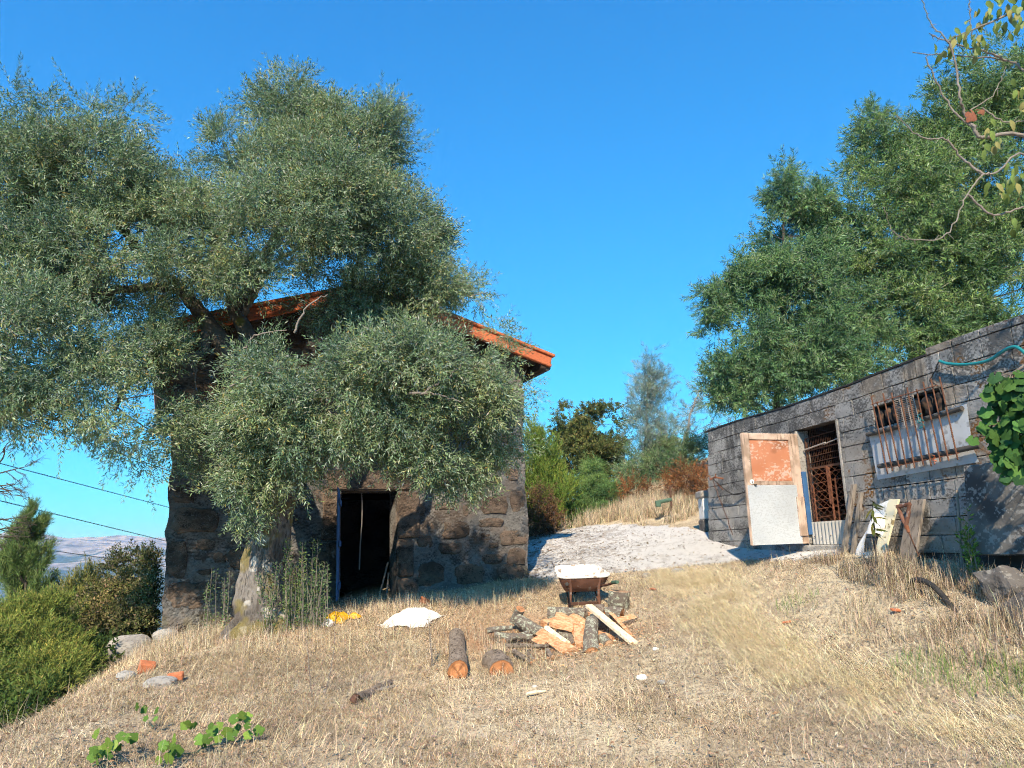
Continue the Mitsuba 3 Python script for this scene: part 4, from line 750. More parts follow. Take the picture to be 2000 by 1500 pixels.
# ---------------------------------------------------------------- background trees and bushes
def tree(name, label, cat, base, top, r, lobes, n, k, tl, L, W, cols, w, seed, spread=.8, up=.2, gap=.42, gapf=.6, limbs=14, bark='dark_bark', group=None, bias=.45, droop=0., var=.25, trunk=True, tuft=None):
    g = np.random.default_rng(seed); t = thing(name, label, cat, group)
    base, top = np.array(base, float), np.array(top, float); base[2] = gz(base[0], base[1]) - .1
    ax = curve([base, base * .55 + top * .45 + g.normal(0, .12, 3), top], 24, .02, g)
    if trunk: add(t + '__trunk', tube(ax, np.linspace(r, r * .12, 24), 8), bark, 60)
    c, o = in_lobes(lobes, n, g, bias, gapf, gap, seed)
    if tuft: c, o = tufts(c, o, tuft[0], g.uniform(.7, 1.3, len(c)) * tuft[1], g, tuft[2], up)
    ok = c[:, 2] > ground_z(c[:, 0], c[:, 1]) + .05; ok &= not_in_house(c); ok &= ~(((c - SP) @ sn < .1) & ((c - SP) @ sn > -4.3) & ((c - SP) @ sd > -.2) & (c[:, 2] < 3.75)); c, o = c[ok], o[ok]
    d = unit(o * .7 + g.normal(0, .45, (len(c), 3)) + V(0, 0, up))
    p, q = twigs(c, d, k, g.uniform(.6, 1.3, len(c)) * tl, 0, 0, spread, g)
    if droop: q = unit(q) - V(0, 0, droop)
    m = len(p); tone = (meshkit.noise(p * 1.7 + 3, seed) - .5)[:, None]; me, cc = leaves(p, q, g.uniform(.7, 1.3, m) * L, g.uniform(.7, 1.3, m) * W, cmix(cols, w, m, g, var) * (1 + .7 * tone) * (1 + tone * np.array([.3, 0, -.2])), g)
    add(t + '__crown', me, 'leaf_mat', False, cc)
    ms = []
    for b in c[g.choice(len(c), min(limbs, len(c)), replace=False)]:
        zz = ax[:, 2]; i = np.argmin(np.abs(zz - (b[2] - .35 * np.linalg.norm(b[:2] - ax[np.argmin(np.abs(zz - b[2])), :2]))))
        ms.append(branch_to(ax[i], b, r * .3 * (1 - i / 30), .008, g, 8, .12, .1, 5))
    if ms and trunk: labels[add(t + '__branches', cat_(ms), bark, True)] = {'kind': 'stuff'}
    return t
AC = [(.11, .205, .085), (.17, .275, .125), (.25, .33, .22), (.07, .14, .075)]
tree('acacia_tree', 'tallest feathery green acacia rising behind the right end of the shed', 'tree', (10.2, 20.5, 0), (14.214, 21.5, 14.561), .20,
     [(11.50, 21.00, 12.66, 0.95, 1.00, 1.21), (12.74, 21.00, 12.78, 1.59, 1.30, 1.41), (14.42, 21.00, 13.73, 1.84, 1.50, 1.66), (15.63, 21.00, 14.54, 1.34, 1.40, 1.72), (11.30, 20.50, 10.80, 1.64, 1.40, 1.48), (13.05, 20.50, 10.73, 2.04, 1.60, 1.87), (15.01, 21.00, 10.89, 1.61, 1.60, 2.87), (10.65, 20.50, 9.27, 1.11, 1.20, 1.11), (12.14, 20.50, 8.60, 1.78, 1.40, 1.46), (13.80, 20.50, 8.24, 1.67, 1.50, 1.67), (10.98, 20.50, 7.45, 1.41, 1.30, 1.10), (12.76, 20.50, 7.09, 1.62, 1.30, 0.97), (11.93, 20.50, 6.25, 1.42, 1.00, 0.79), (13.91, 20.50, 6.76, 0.99, 1.20, 0.99), (11.05, 21.00, 13.86, 0.35, 0.50, 0.52), (10.66, 21.00, 12.03, 0.42, 0.50, 0.42)],
     760, 13, .42, .15, .030, [(.145, .235, .08), (.20, .30, .12), (.28, .35, .22), (.08, .15, .07)], [.36, .34, .18, .12], 31, .62, .12, .38, .5, 60, droop=.25, tuft=(22, .42, .42))
tree('acacia_tree', 'feathery acacia with a forked narrow top behind the middle of the shed', 'tree', (6.6, 20.0, 0), (8.138, 20.5, 12.032), .13,
     [(7.92, 20.50, 11.40, 0.50, 0.60, 0.79), (8.80, 20.50, 10.73, 0.50, 0.60, 0.87), (8.04, 20.50, 10.45, 0.70, 0.70, 0.70), (8.82, 20.50, 9.64, 0.77, 0.70, 0.70), (8.13, 20.50, 9.98, 1.16, 1.00, 0.92), (7.11, 20.00, 8.61, 1.31, 1.10, 0.88), (8.19, 20.00, 8.27, 1.18, 1.10, 1.18), (9.77, 21.00, 9.81, 0.88, 0.90, 1.12), (6.21, 20.00, 8.05, 0.86, 0.80, 0.57), (6.38, 20.00, 6.89, 0.99, 1.00, 0.71), (7.73, 20.00, 6.70, 1.44, 1.20, 0.86), (9.33, 20.30, 7.45, 1.21, 1.10, 1.21), (6.82, 20.00, 5.89, 1.55, 1.00, 0.63), (8.45, 20.00, 5.83, 1.30, 1.00, 0.65), (5.72, 20.00, 5.79, 0.55, 0.60, 0.55), (9.76, 20.30, 6.42, 0.90, 0.90, 0.90), (5.62, 20.00, 7.64, 0.35, 0.40, 0.35), (5.99, 20.00, 6.41, 0.63, 0.80, 0.70), (5.48, 20.00, 5.38, 0.48, 0.50, 0.41), (6.50, 20.00, 5.34, 0.84, 0.80, 0.42), (9.65, 20.80, 10.68, 0.45, 0.50, 0.64)],
     560, 13, .38, .14, .028, AC, [.36, .36, .16, .12], 32, .62, .12, .385, .6, 55, droop=.2, tuft=(20, .34, .5))
GR = [(.22, .28, .22), (.30, .35, .31), (.16, .22, .14)]
tree('eucalyptus_tree', 'slender grey green young tree with a thin pointed top between the house and the shed', 'tree', (4.1, 25.5, 0), (4.62, 25, 7.626), .07,
     [(4.65, 25.00, 7.62, 0.17, 0.35, 0.44), (4.47, 25.00, 7.02, 0.34, 0.50, 0.37), (4.80, 25.00, 6.83, 0.34, 0.50, 0.41), (4.30, 25.00, 6.24, 0.51, 0.60, 0.37), (4.88, 25.00, 6.05, 0.44, 0.60, 0.47), (4.36, 25.00, 5.38, 0.60, 0.70, 0.44), (4.97, 25.00, 5.02, 0.60, 0.70, 0.50), (4.10, 25.00, 4.55, 0.67, 0.70, 0.43), (5.24, 25.00, 4.17, 0.50, 0.60, 0.59)],
     1150, 11, .4, .15, .022, GR, [.4, .35, .25], 33, .6, .25, .44, 1.1, 46, bark='twig_mat')
tree('eucalyptus_tree', 'pale sparse young tree just left of the shed roof corner', 'tree', (5.4, 26, 0), (6.721, 26, 7.34), .06,
     [(6.67, 26.00, 6.71, 0.50, 0.50, 0.71), (6.35, 26.00, 5.65, 0.71, 0.70, 0.80), (6.99, 26.00, 5.98, 0.62, 0.70, 0.80), (6.33, 26.00, 4.42, 0.79, 0.80, 0.97), (5.81, 26.00, 3.40, 0.70, 0.70, 0.70)],
     560, 11, .4, .15, .022, GR, [.35, .45, .2], 34, .6, .25, .42, .6, 26, bark='twig_mat')
tree('oak_tree', 'round dark green oak standing behind the bushes right of the house', 'tree', (3.2, 31, 0), (3.071, 31, 6.371), .16,
     [(2.34, 31.00, 6.40, 0.72, 1.00, 0.72), (3.49, 31.00, 6.36, 0.93, 1.10, 0.78), (3.01, 31.00, 5.32, 1.33, 1.40, 0.92), (3.83, 31.00, 5.09, 0.82, 1.00, 1.03), (2.18, 31.00, 5.15, 0.72, 1.00, 0.92), (2.73, 31.00, 3.89, 1.43, 1.30, 0.82)],
     150, 12, .34, .12, .055, [(.09, .12, .045), (.14, .16, .06), (.20, .18, .075)], [.5, .35, .15], 35, .8, .1, .38, .5, 30, tuft=(22, .32, .7))
tree('thuja_bush', 'bright yellow green conifer bush touching the right corner of the house', 'conifer', (1.15, 21.0, 0), (0.825, 21, 4.591), .10,
     [(0.77, 21.00, 4.03, 0.48, 0.80, 0.62), (0.60, 21.00, 3.20, 0.62, 0.90, 0.69), (1.08, 21.00, 3.04, 0.55, 0.90, 0.62), (0.69, 20.50, 2.48, 0.74, 0.90, 0.54)],
     110, 14, .34, .10, .018, [(.18, .26, .055), (.12, .20, .045), (.25, .29, .08)], [.45, .35, .2], 36, .35, .9, .33, .6, 8, tuft=(26, .2, 1.8))
tree('young_pine', 'small soft green pine between the conifer bush and the grassy slope', 'pine', (2.6, 22.5, 0), (2.316, 22.5, 3.922), .06,
     [(2.18, 21.60, 3.54, 0.23, 0.40, 0.43), (2.09, 21.50, 2.97, 0.42, 0.60, 0.45), (1.97, 21.30, 2.40, 0.59, 0.70, 0.39), (2.59, 21.60, 2.82, 0.31, 0.50, 0.43)],
     1000, 18, .22, .14, .012, [(.14, .24, .08), (.19, .29, .11)], [.5, .5], 37, .9, .35, .36, .8, 10)
tree('heather_bush', 'dry brown heather bush at the foot of the right house corner', 'bush', (.9, 19.6, 0), (0.553, 19.6, 2.96), .05,
     [(0.60, 19.60, 2.64, 0.38, 0.50, 0.45), (0.52, 19.60, 2.13, 0.36, 0.50, 0.28), (0.85, 19.60, 2.31, 0.28, 0.40, 0.32)], 500, 10, .25, .07, .018, [(.12, .07, .045), (.17, .11, .07), (.08, .06, .035)], [.5, .3, .2], 38, .8, .3, .36, .8, 8)
tree('green_bush', 'leafy mid green bush low beside the track right of the house', 'bush', (1.55, 20.8, 0), (1.395, 20.8, 2.675), .05,
     [(1.31, 20.80, 2.34, 0.41, 0.50, 0.34), (1.66, 20.90, 2.26, 0.38, 0.40, 0.27), (1.01, 20.60, 2.08, 0.40, 0.40, 0.20), (2.35, 21.50, 2.47, 0.42, 0.50, 0.35)], 600, 10, .25, .11, .05, [(.06, .12, .035), (.10, .16, .045)], [.5, .5], 39, .8, .3, .36, .8, 8)
tree('acacia_thicket', 'dense grey green feathery thicket below the slender trees', 'bush', (3.9, 24.5, 0), (4.368, 24.5, 4.804), .06,
     [(3.96, 24.50, 3.67, 0.81, 0.90, 0.73), (4.91, 24.30, 3.78, 0.89, 0.90, 0.81), (5.63, 24.00, 3.57, 0.65, 0.80, 0.81), (3.35, 24.00, 2.86, 0.71, 0.80, 0.48), (4.43, 23.80, 2.97, 0.95, 0.80, 0.48), (5.50, 24.60, 4.28, 0.66, 0.80, 0.53)],
     150, 12, .38, .14, .022, [(.12, .20, .09), (.18, .25, .13), (.24, .28, .19)], [.45, .35, .2], 40, .6, .3, .38, .7, 22, droop=.2, tuft=(22, .3, .6))
tree('bracken_patch', 'rust brown dead bracken against the left end of the shed', 'bracken', (4.9, 19.5, 0), (4.401, 19.5, 3.464), .03,
     [(4.44, 19.50, 3.14, 0.39, 0.50, 0.33), (4.21, 20.00, 3.06, 0.40, 0.50, 0.27), (3.31, 21.50, 3.00, 0.50, 0.50, 0.26), (4.57, 18.80, 2.89, 0.25, 0.40, 0.32), (2.85, 21.50, 2.59, 0.31, 0.40, 0.35)], 480, 14, .35, .09, .022, [(.22, .095, .04), (.16, .08, .045), (.28, .15, .07)], [.5, .3, .2], 41, .7, .2, .3, .8, 6)
# left of the house
LG = [(.20, .25, .065), (.13, .185, .05), (.30, .30, .10)]
tree('cypress_bush', 'tall yellow green cypress bush at the left edge, nearest the grassy slope', 'conifer', (-7.2, 11.2, 0), (-6.651, 11.2, 0.728), .08,
     [(-6.45, 10.40, 0.20, 0.72, 0.80, 0.34), (-6.48, 10.90, 0.45, 0.48, 0.70, 0.30), (-6.81, 10.60, 0.50, 0.50, 0.70, 0.33), (-6.17, 9.80, -0.01, 0.61, 0.60, 0.27), (-6.04, 10.50, 0.08, 0.32, 0.50, 0.22), (-6.69, 11.20, 0.80, 0.31, 0.50, 0.26), (-6.96, 11.00, 0.76, 0.38, 0.50, 0.24)],
     430, 15, .24, .055, .012, LG, [.4, .42, .18], 42, .5, .35, .43, 1.3, 10, tuft=(26, .15, .6))
tree('cypress_bush', 'pointed golden green cypress bush against the far mountains', 'conifer', (-8.2, 13.5, 0), (-7.39, 13.5, 1.369), .07,
     [(-7.35, 13.50, 1.03, 0.20, 0.35, 0.32), (-7.32, 13.30, 0.75, 0.42, 0.50, 0.28), (-7.55, 13.20, 0.64, 0.36, 0.50, 0.24), (-7.12, 13.50, 0.69, 0.25, 0.40, 0.24)],
     70, 15, .26, .07, .012, [(.24, .24, .08), (.17, .19, .06), (.30, .28, .12)], [.45, .35, .2], 43, .4, .9, .34, .9, 6, tuft=(24, .13, 2.2))
tree('broom_bush', 'olive brown twiggy bush right beside the left corner of the house', 'bush', (-6.7, 13.4, 0), (-6.384, 13.4, 1.465), .07,
     [(-6.28, 13.40, 1.17, 0.39, 0.60, 0.35), (-6.51, 13.20, 0.89, 0.53, 0.70, 0.37), (-5.98, 12.90, 0.82, 0.37, 0.50, 0.47), (-6.62, 12.80, 0.69, 0.52, 0.60, 0.42), (-6.74, 12.60, 0.48, 0.37, 0.50, 0.33), (-6.06, 12.60, 0.57, 0.41, 0.50, 0.37), (-6.88, 13.60, 1.48, 0.16, 0.20, 0.20), (-6.21, 13.40, 1.54, 0.25, 0.30, 0.21)],
     200, 12, .22, .05, .026, [(.14, .155, .06), (.23, .21, .11), (.10, .12, .045), (.28, .22, .14)], [.4, .3, .2, .1], 44, .8, .3, .38, 1.0, 40, bark='twig_mat', tuft=(22, .15, .9))
tree('ivy_scrub', 'dark green low scrub under the twiggy bush along the grass edge', 'bush', (-6.6, 11.8, 0), (-5.975, 11.5, 0.151), .03,
     [(-5.98, 11.00, 0.03, 0.41, 0.50, 0.25), (-5.85, 11.40, 0.16, 0.38, 0.50, 0.22), (-5.79, 10.00, -0.06, 0.38, 0.50, 0.23), (-6.11, 11.60, 0.25, 0.43, 0.50, 0.19), (-5.66, 9.20, -0.08, 0.36, 0.50, 0.19)], 900, 10, .2, .06, .035, [(.05, .085, .025), (.08, .12, .035)], [.5, .5], 45, .8, .2, .36, 1., 4)
pine = thing('pine_tree', 'young pine with upright tufted branches at the left edge before the mountains', 'pine')
pg = np.random.default_rng(46); pb0 = np.array((-10.679, 17, 0.663)); pb0[2] = gz(pb0[0], pb0[1]); ptp = np.array((-10.639, 17, 2.519))
ax = curve([pb0, (pb0 + ptp) / 2 + V(.05, 0, 0), ptp], 16); add(pine + '__trunk', tube(ax, np.linspace(.07, .012, 16), 7), 'dark_bark', 60)
cp_, cd_, ms = [], [], []
for t in np.linspace(.25, 1, 13):
    o = pb0 + (ptp - pb0) * t
    for q_ in range(6 if t < .97 else 1):
        a = pg.uniform(0, 6.3); ln = (1 - t) * 1.15 + .22; e = o + V(math.cos(a) * ln * .8, math.sin(a) * ln * .8, ln * pg.uniform(.7, 1.2)) if t < .97 else o + UZ * .22
        br_ = curve([o, (o + e) / 2 - UZ * ln * .08, e], 9); ms.append(tube(br_, np.linspace(.02, .007, 9), 5))
        for k in range(3, 9): cp_.append(br_[k]); cd_.append(unit(br_[k] - br_[k - 1]) + UZ * .4)
add(pine + '__branches', cat_(ms), 'dark_bark', True)
p, q = twigs(np.repeat(np.array(cp_), 6, 0) + pg.normal(0, .04, (len(cp_) * 6, 3)), np.repeat(np.array(cd_), 6, 0) + pg.normal(0, .3, (len(cp_) * 6, 3)), 14, .2, 0, 0, .6, pg)
n = len(p); m, cc = leaves(p, q, pg.uniform(.10, .17, n), .012, cmix([(.16, .24, .08), (.22, .29, .12), (.11, .18, .06)], [.5, .3, .2], n, pg), pg); add(pine + '__crown', m, 'leaf_mat', False, cc)
# bare tree at the left edge, twigs only
bt = thing('bare_tree', 'leafless grey tree reaching in from the left edge below the olive crown', 'tree'); btg = np.random.default_rng(47)
ms = []
def ramify(p0, d, ln, r, lev):
    e = p0 + d * ln; mid = (p0 + e) / 2 + btg.normal(0, ln * .06, 3); ms.append(tube(curve([p0, mid, e], 7), np.linspace(r, r * .6, 7), 5))
    if lev == 0: return
    for k in range(3 if lev > 1 else 4):
        ramify(p0 + d * ln * btg.uniform(.35, 1.0), unit(d + btg.normal(0, .55, 3) * (1, .6, .8) + V(.12, 0, -.05)), ln * btg.uniform(.45, .75), r * .55, lev - 1)
B0_ = np.array((-7.765, 11, 1.645)); T_ = np.array((-7.549, 11, 2.636))
g0 = V(B0_[0], B0_[1], gz(B0_[0], B0_[1]) - .1)
add(bt + '__trunk', tube(curve([g0, B0_, T_, (-7.575, 11, 3.225)], 14), np.linspace(.10, .035, 14), 8), 'dark_bark', 60)
for st_, dr_ in (((-7.564, 11, 2.782), (.95, -.1, -.12)), ((-7.554, 11, 2.892), (.45, 0, .9)), ((-7.572, 11, 2.856), (1, .1, .25)), ((-7.619, 11, 2.277), (.9, 0, -.1)), ((-7.632, 11, 2.064), (.9, .1, .12)), ((-7.585, 11, 2.637), (.9, -.1, -.02)), ((-7.688, 11, 1.924), (.8, 0, .2))):
    ramify(np.array(st_), unit(V(*dr_)), .42, .014, 3)
add(bt + '__branches', cat_(ms), 'dark_bark', True)
# power lines crossing behind the house
for i, (a, b) in enumerate([((-13.468, 20, 4.207), (-13.449, 30, 3.567)), ((-13.366, 20, 3.234), (-13.452, 30, 2.283)), ((-11.716, 20, 4.889), (-11.621, 26, 4.488)), ((-15.755, 26, 2.066), (-15.637, 32, 1.535))]):
    a, b = np.array(a), np.array(b); a2, b2 = a + (a - b) * 1.5, b + (b - a) * 2
    c = [a2 + (b2 - a2) * t - UZ * .0 for t in np.linspace(0, 1, 24)]
    add('power_cable', tube(c, .0125, 5), 'cable_mat', True, label=('second dark power cable from the top, slanting down behind the house', 'third dark power cable from the top, ending low at the house wall', 'topmost dark power cable, hanging just under the olive leaves', 'lowest thin power cable crossing in front of the mountains')[i], cat='cable', group='power cables left of the house')
# ---------------------------------------------------------------- wheelbarrow
def rrect(w, l, r, n=6, taper=1.0):
    pts = []
    for cx, cy, a0 in ((w / 2 - r, l / 2 - r, 0), (-w / 2 + r, l / 2 - r, 90), (-w / 2 + r, -l / 2 + r, 180), (w / 2 - r, -l / 2 + r, 270)):
        for t in np.linspace(0, 90, n): a = math.radians(a0 + t); pts.append((cx + r * math.cos(a), cy + r * math.sin(a)))
    p = np.array(pts); p[:, 0] *= np.where(p[:, 1] > 0, taper, 1.0); return p
def loft(rings, cap=True):
    n = len(rings[0]); v = np.vstack(rings); f = []
    i = np.arange(n); j = (i + 1) % n
    for k in range(len(rings) - 1): f += [np.stack([k * n + i, k * n + j, (k + 1) * n + j], 1), np.stack([k * n + i, (k + 1) * n + j, (k + 1) * n + i], 1)]
    if cap: v = np.vstack([v, rings[-1].mean(0)]); f.append(np.stack([(len(rings) - 1) * n + i, (len(rings) - 1) * n + j, i * 0 + len(v) - 1], 1))
    return trimesh.Trimesh(v, np.vstack(f), process=False)
bw = thing('wheelbarrow', 'rusty wheelbarrow with a cement whitened tray standing behind the firewood pile', 'wheelbarrow')
bo = V(.89, 11.62, 0); bo[2] = gz(bo[0], bo[1]); by = unit(V(-.10, 1.0, .19)); bx_ = unit(np.cross(by, UZ)); bz = np.cross(bx_, by)
def BW(m): return frame(m, bo, bx_, by, bz)
def ring(p, z, bow=0): return np.c_[p, np.full(len(p), z) + bow * np.abs(p[:, 0])]
RIM, BOT = rrect(.74, .78, .14, 6, .88), rrect(.48, .42, .08, 6, .8)
Z0, Z1 = .225, .475
outer = [ring(RIM, Z1), ring(RIM * .93 + BOT * .07 - (0, .005), Z1 - .03), ring(RIM * .55 + BOT * .45, Z0 + .10), ring(RIM * .12 + BOT * .88, Z0 + .015), ring(BOT * .9, Z0)]
inner = [r * (.985, .985, 1) + (0, 0, .012 if k else .002) for k, r in enumerate(outer)]
tray = add(bw + '__tray', BW(loft(outer)), 'barrow_rust', 50)
add(tray + '__tray_lining', BW(loft(inner)), 'cement_white', 50)
fill = ring(RIM * .62 + BOT * .38, Z0 + .13); fl = loft([fill, ring(RIM * .35 + BOT * .3, Z0 + .15), ring(RIM * .1, Z0 + .155)]); add(tray + '__dried_cement', BW(rough(fl, .012, 9)), 'cement_white', 50)
add(tray + '__rim', BW(tube(np.vstack([ring(RIM, Z1), ring(RIM, Z1)[:2]]), .014, 7, False)), 'cement_white', 50)
for sx in (-1, 1):
    add(bw + '__handle', BW(tube(curve([(sx * .10, .62, .17), (sx * .18, .1, .24), (sx * .27, -.42, .36), (sx * .33, -.80, .49)], 14), .018, 8)), 'rust_dark', 60)
    add(bw + '__grip', BW(tube([(sx * .315, -.72, .468), (sx * .345, -.88, .508)], .024, 9)), 'green_paint' if sx > 0 else 'black_rubber', 60)
    add(bw + '__leg', BW(tube(curve([(sx * .215, -.385, .45), (sx * .20, -.33, .25), (sx * .225, -.31, -.05)], 8), .019, 7)), 'barrow_rust', 60)
    add(bw + '__leg_brace', BW(tube([(sx * .225, -.31, .02), (sx * .20, .05, .24)], .013, 6)), 'rust_dark', 60)
add(bw + '__crossbar', BW(box(.44, .03, .045, (0, -.315, .09), .005)), 'rust_dark')
wh = bw + '__wheel'
wc = BW(trimesh.creation.torus(.135, .042, major_sections=28, minor_sections=10)); wt = frame(trimesh.creation.torus(.135, .042, major_sections=28, minor_sections=10), bo + by * .62 + bz * .17, bz, by, bx_)
add(wh, wt, 'black_rubber', 60)
add(wh + '__hub', frame(trimesh.creation.cylinder(.10, .03, sections=20), bo + by * .62 + bz * .17, bz, by, bx_), 'rust_dark', 40)

# ---------------------------------------------------------------- firewood
FW_ = np.random.default_rng(71)
def log(p0, p1, r0, r1, seed, n=14, k=9, knob=.12):
    ax = curve([p0, (np.array(p0) + p1) / 2 + np.random.default_rng(seed).normal(0, r0 * .12, 3), p1], k); m = tube(ax, np.linspace(r0, r1, k), n, False); v = np.array(m.vertices)
    c = np.repeat(ax, n, 0); d = v - c; f = 1 + knob * 2 * (meshkit.fbm(v * 7 + seed, 3, seed) - .5) * 1.6
    return trimesh.Trimesh(c + d * f[:, None], m.faces, process=False), n, k
def add_log(label, p0, p1, r0, r1, seed, bark='log_bark', group='split and round firewood in the pile', name='firewood_log', cat='log'):
    p0, p1 = np.array(p0, float), np.array(p1, float)
    m, n, k = log(p0, p1, r0, r1, seed); t = thing(name, label, cat, group); add(t + '__bark', m, bark, 60)
    v = np.array(m.vertices)
    for e, (a, sgn) in enumerate(((0, 1), ((k - 1) * n, -1))):
        rg = v[a:a + n]; c = rg.mean(0); ax = unit(p1 - p0) * -sgn
        gr = np.random.default_rng(seed * 7 + a); ks = [1, .9, .78, .66, .52, .38, .22]; i = np.arange(n); j = (i + 1) % n; o = c + (rg[3] - c) * .12
        vv = np.vstack([o + (rg - o) * k_ + ax * .006 * (1 - k_) for k_ in ks] + [o + ax * .006]); tone = np.repeat(gr.uniform(.62, 1.15, len(ks)), n) * gr.uniform(.8, 1.12, len(ks) * n); tone[:n] *= .45; ck = gr.integers(n, size=3); tone[[q * n + x for q in range(2, 7) for x in ck]] *= .45
        f = np.vstack([x for q in range(6) for x in (np.stack([q * n + i, q * n + j, q * n + n + j], 1), np.stack([q * n + i, q * n + n + j, q * n + n + i], 1))] + [np.stack([6 * n + i, 6 * n + j, i * 0 + 7 * n], 1)])
        base = np.array([(.58, .29, .15), (.54, .24, .11), (.56, .36, .22)][gr.integers(3)]); cc = np.vstack([base * tone[:, None], base * .5])
        add(t + '__cut_end', trimesh.Trimesh(vv, f if sgn < 0 else f[:, ::-1], process=False), 'grass_mat', True, cc)
    return t
def add_split(label, p0, p1, w, h, seed, mat='split_orange', bark='log_bark_plain', roll=0., group='split and round firewood in the pile', name='split_log', cat='log', twist=0.15):
    """a riven billet: wedge section, bark on the round back"""
    p0, p1 = np.array(p0, float), np.array(p1, float); d = unit(p1 - p0); s = unit(np.cross(d, UZ)); u = np.cross(s, d)
    s, u = s * math.cos(roll) + u * math.sin(roll), u * math.cos(roll) - s * math.sin(roll)
    g = np.random.default_rng(seed); K = 9; sec = np.array([(-.5, -.1), (-.30, .30), (.02, .46), (.30, .34), (.5, -.05)]); back = np.array([(.5, -.05), (.36, -.36), (.02, -.50), (-.34, -.38), (-.5, -.1)])
    def shellm(sc):
        V_ = []
        for k in range(K):
            t = k / (K - 1); a = twist * (t - .5); c = p0 + (p1 - p0) * t
            q = sc @ np.array([[math.cos(a), math.sin(a)], [-math.sin(a), math.cos(a)]]) * (1 + g.normal(0, .025)) + g.normal(0, .018, sc.shape) * (np.abs(sc) < .49)
            V_.append(c + (q[:, :1] * w) * s + (q[:, 1:] * h) * u + d * g.normal(0, .012, (len(sc), 1)) * (k in (0, K - 1)))
        n = len(sc); v = np.vstack(V_); f = []
        for k in range(K - 1):
            for i in range(n - 1): f += [(k * n + i, k * n + i + 1, (k + 1) * n + i + 1), (k * n + i, (k + 1) * n + i + 1, (k + 1) * n + i)]
        return trimesh.Trimesh(v, f, process=False), V_
    t = thing(name, label, cat, group)
    st = g.bit_generator.state; a, A = shellm(sec); b, B = shellm(back)
    bv = np.array(b.vertices).reshape(K, 5, 3); av = np.array(a.vertices).reshape(K, 5, 3); bv[:, 0] = av[:, 4]; bv[:, 4] = av[:, 0]; b = trimesh.Trimesh(bv.reshape(-1, 3), b.faces, process=False)
    ends = []
    for k, fl in ((0, 0), (K - 1, 1)):
        rg = np.vstack([av[k], bv[k][1:4]]); n = len(rg); vv = np.vstack([rg, rg.mean(0)]); i = np.arange(n); f = np.stack([i, (i + 1) % n, i * 0 + n], 1); ends.append(trimesh.Trimesh(vv, f if fl else f[:, ::-1], process=False))
    add(t + '__split_face', cat_([a] + ends), mat); add(t + '__bark', b, bark, 60)
    return t
def G(px, Y, h): return (px, Y, gz(px, Y) + h)
add_log('short lichen covered log standing tilted with a round orange end, left end of the pile', (-0.083, 10.600, 0.625), (0.005, 10.500, 0.806), 0.066, 0.060, 1)
add_log('pale lichen log lying below the tilted short log', (-0.028, 10.450, 0.663), (0.302, 10.100, 0.510), 0.084, 0.072, 2)
add_log('thick lichen log lying level at the back of the pile', (0.374, 10.750, 0.702), (0.841, 10.750, 0.680), 0.096, 0.090, 3)
add_split('orange split billet with a white barked edge at the middle of the pile', (0.511, 10.500, 0.679), (0.854, 10.100, 0.492), 0.225, 0.174, 4, mat='split_orange', roll=0.3)
add_split('large orange split billet pointing at the viewer at the front of the pile', (0.312, 10.000, 0.533), (0.596, 9.450, 0.352), 0.285, 0.189, 5, mat='split_orange', roll=0.15)
add_split('narrow cream split sliver resting on the large orange billet', (0.326, 9.950, 0.605), (0.551, 9.600, 0.462), 0.105, 0.072, 6, mat='split_pale', roll=0.2)
add_log('dark barked log with a broad orange end under the middle billets', (0.537, 10.200, 0.473), (0.813, 9.850, 0.388), 0.120, 0.126, 7)
add_log('mottled lichen log lying crosswise at the front right of the pile', (0.893, 10.000, 0.660), (0.814, 9.350, 0.347), 0.084, 0.102, 8)
add_split('small orange split piece behind the white barked billet', (0.708, 10.650, 0.653), (0.893, 10.350, 0.552), 0.180, 0.145, 10, mat='split_orange', roll=-0.2)
add_log('round orange ended log below the stump', (1.121, 10.550, 0.674), (1.330, 10.500, 0.658), 0.114, 0.108, 11)
add_split('reddish split billet at the far right end of the pile', (1.234, 10.300, 0.609), (1.475, 10.400, 0.643), 0.150, 0.131, 12, mat='split_orange', roll=0.2)
add_split('thin peeled bark strip slanting behind the long plank', (1.200, 10.400, 0.703), (1.372, 9.700, 0.470), 0.105, 0.043, 13, mat='split_orange', roll=0.5)
add_log('small orange ended log under the long plank', (0.989, 9.800, 0.484), (1.048, 9.600, 0.411), 0.072, 0.066, 14)
add_split('orange billet deep under the right side of the pile', (0.931, 10.100, 0.489), (1.087, 9.800, 0.457), 0.165, 0.145, 15, mat='split_orange', roll=0.0)
add_log('thin lichen branch at the left of the pile', (-0.426, 10.000, 0.594), (-0.107, 10.100, 0.610), 0.036, 0.030, 16, name='dead_branch', cat='branch', group=None)
add_log('crooked lichen branch in the middle of the left heap', (-0.329, 9.900, 0.553), (0.143, 9.900, 0.507), 0.042, 0.036, 17, name='dead_branch', cat='branch', group=None)
add_log('short grey lichen stick in front of the left heap', (-0.202, 9.750, 0.493), (0.083, 10.000, 0.553), 0.036, 0.030, 18, name='dead_branch', cat='branch', group=None)
add_log('bleached stick lying level in front of the pile', (-0.200, 9.600, 0.458), (0.332, 9.650, 0.429), 0.026, 0.022, 19, name='dead_branch', cat='branch', group=None, bark='log_bark_plain')
add_log('pale grey stick pointing down right before the pile', (-0.091, 9.400, 0.416), (0.109, 9.050, 0.333), 0.029, 0.022, 20, name='dead_branch', cat='branch', group=None, bark='log_bark_plain')
add_log('short bleached stick end beside the pale grey stick', (0.070, 9.400, 0.393), (0.146, 9.150, 0.340), 0.026, 0.024, 21, name='dead_branch', cat='branch', group=None, bark='log_bark_plain')
add_log('stubby bleached stick at the foot of the large orange billet', (0.305, 9.450, 0.408), (0.357, 9.200, 0.359), 0.030, 0.026, 22, name='dead_branch', cat='branch', group=None, bark='log_bark_plain')
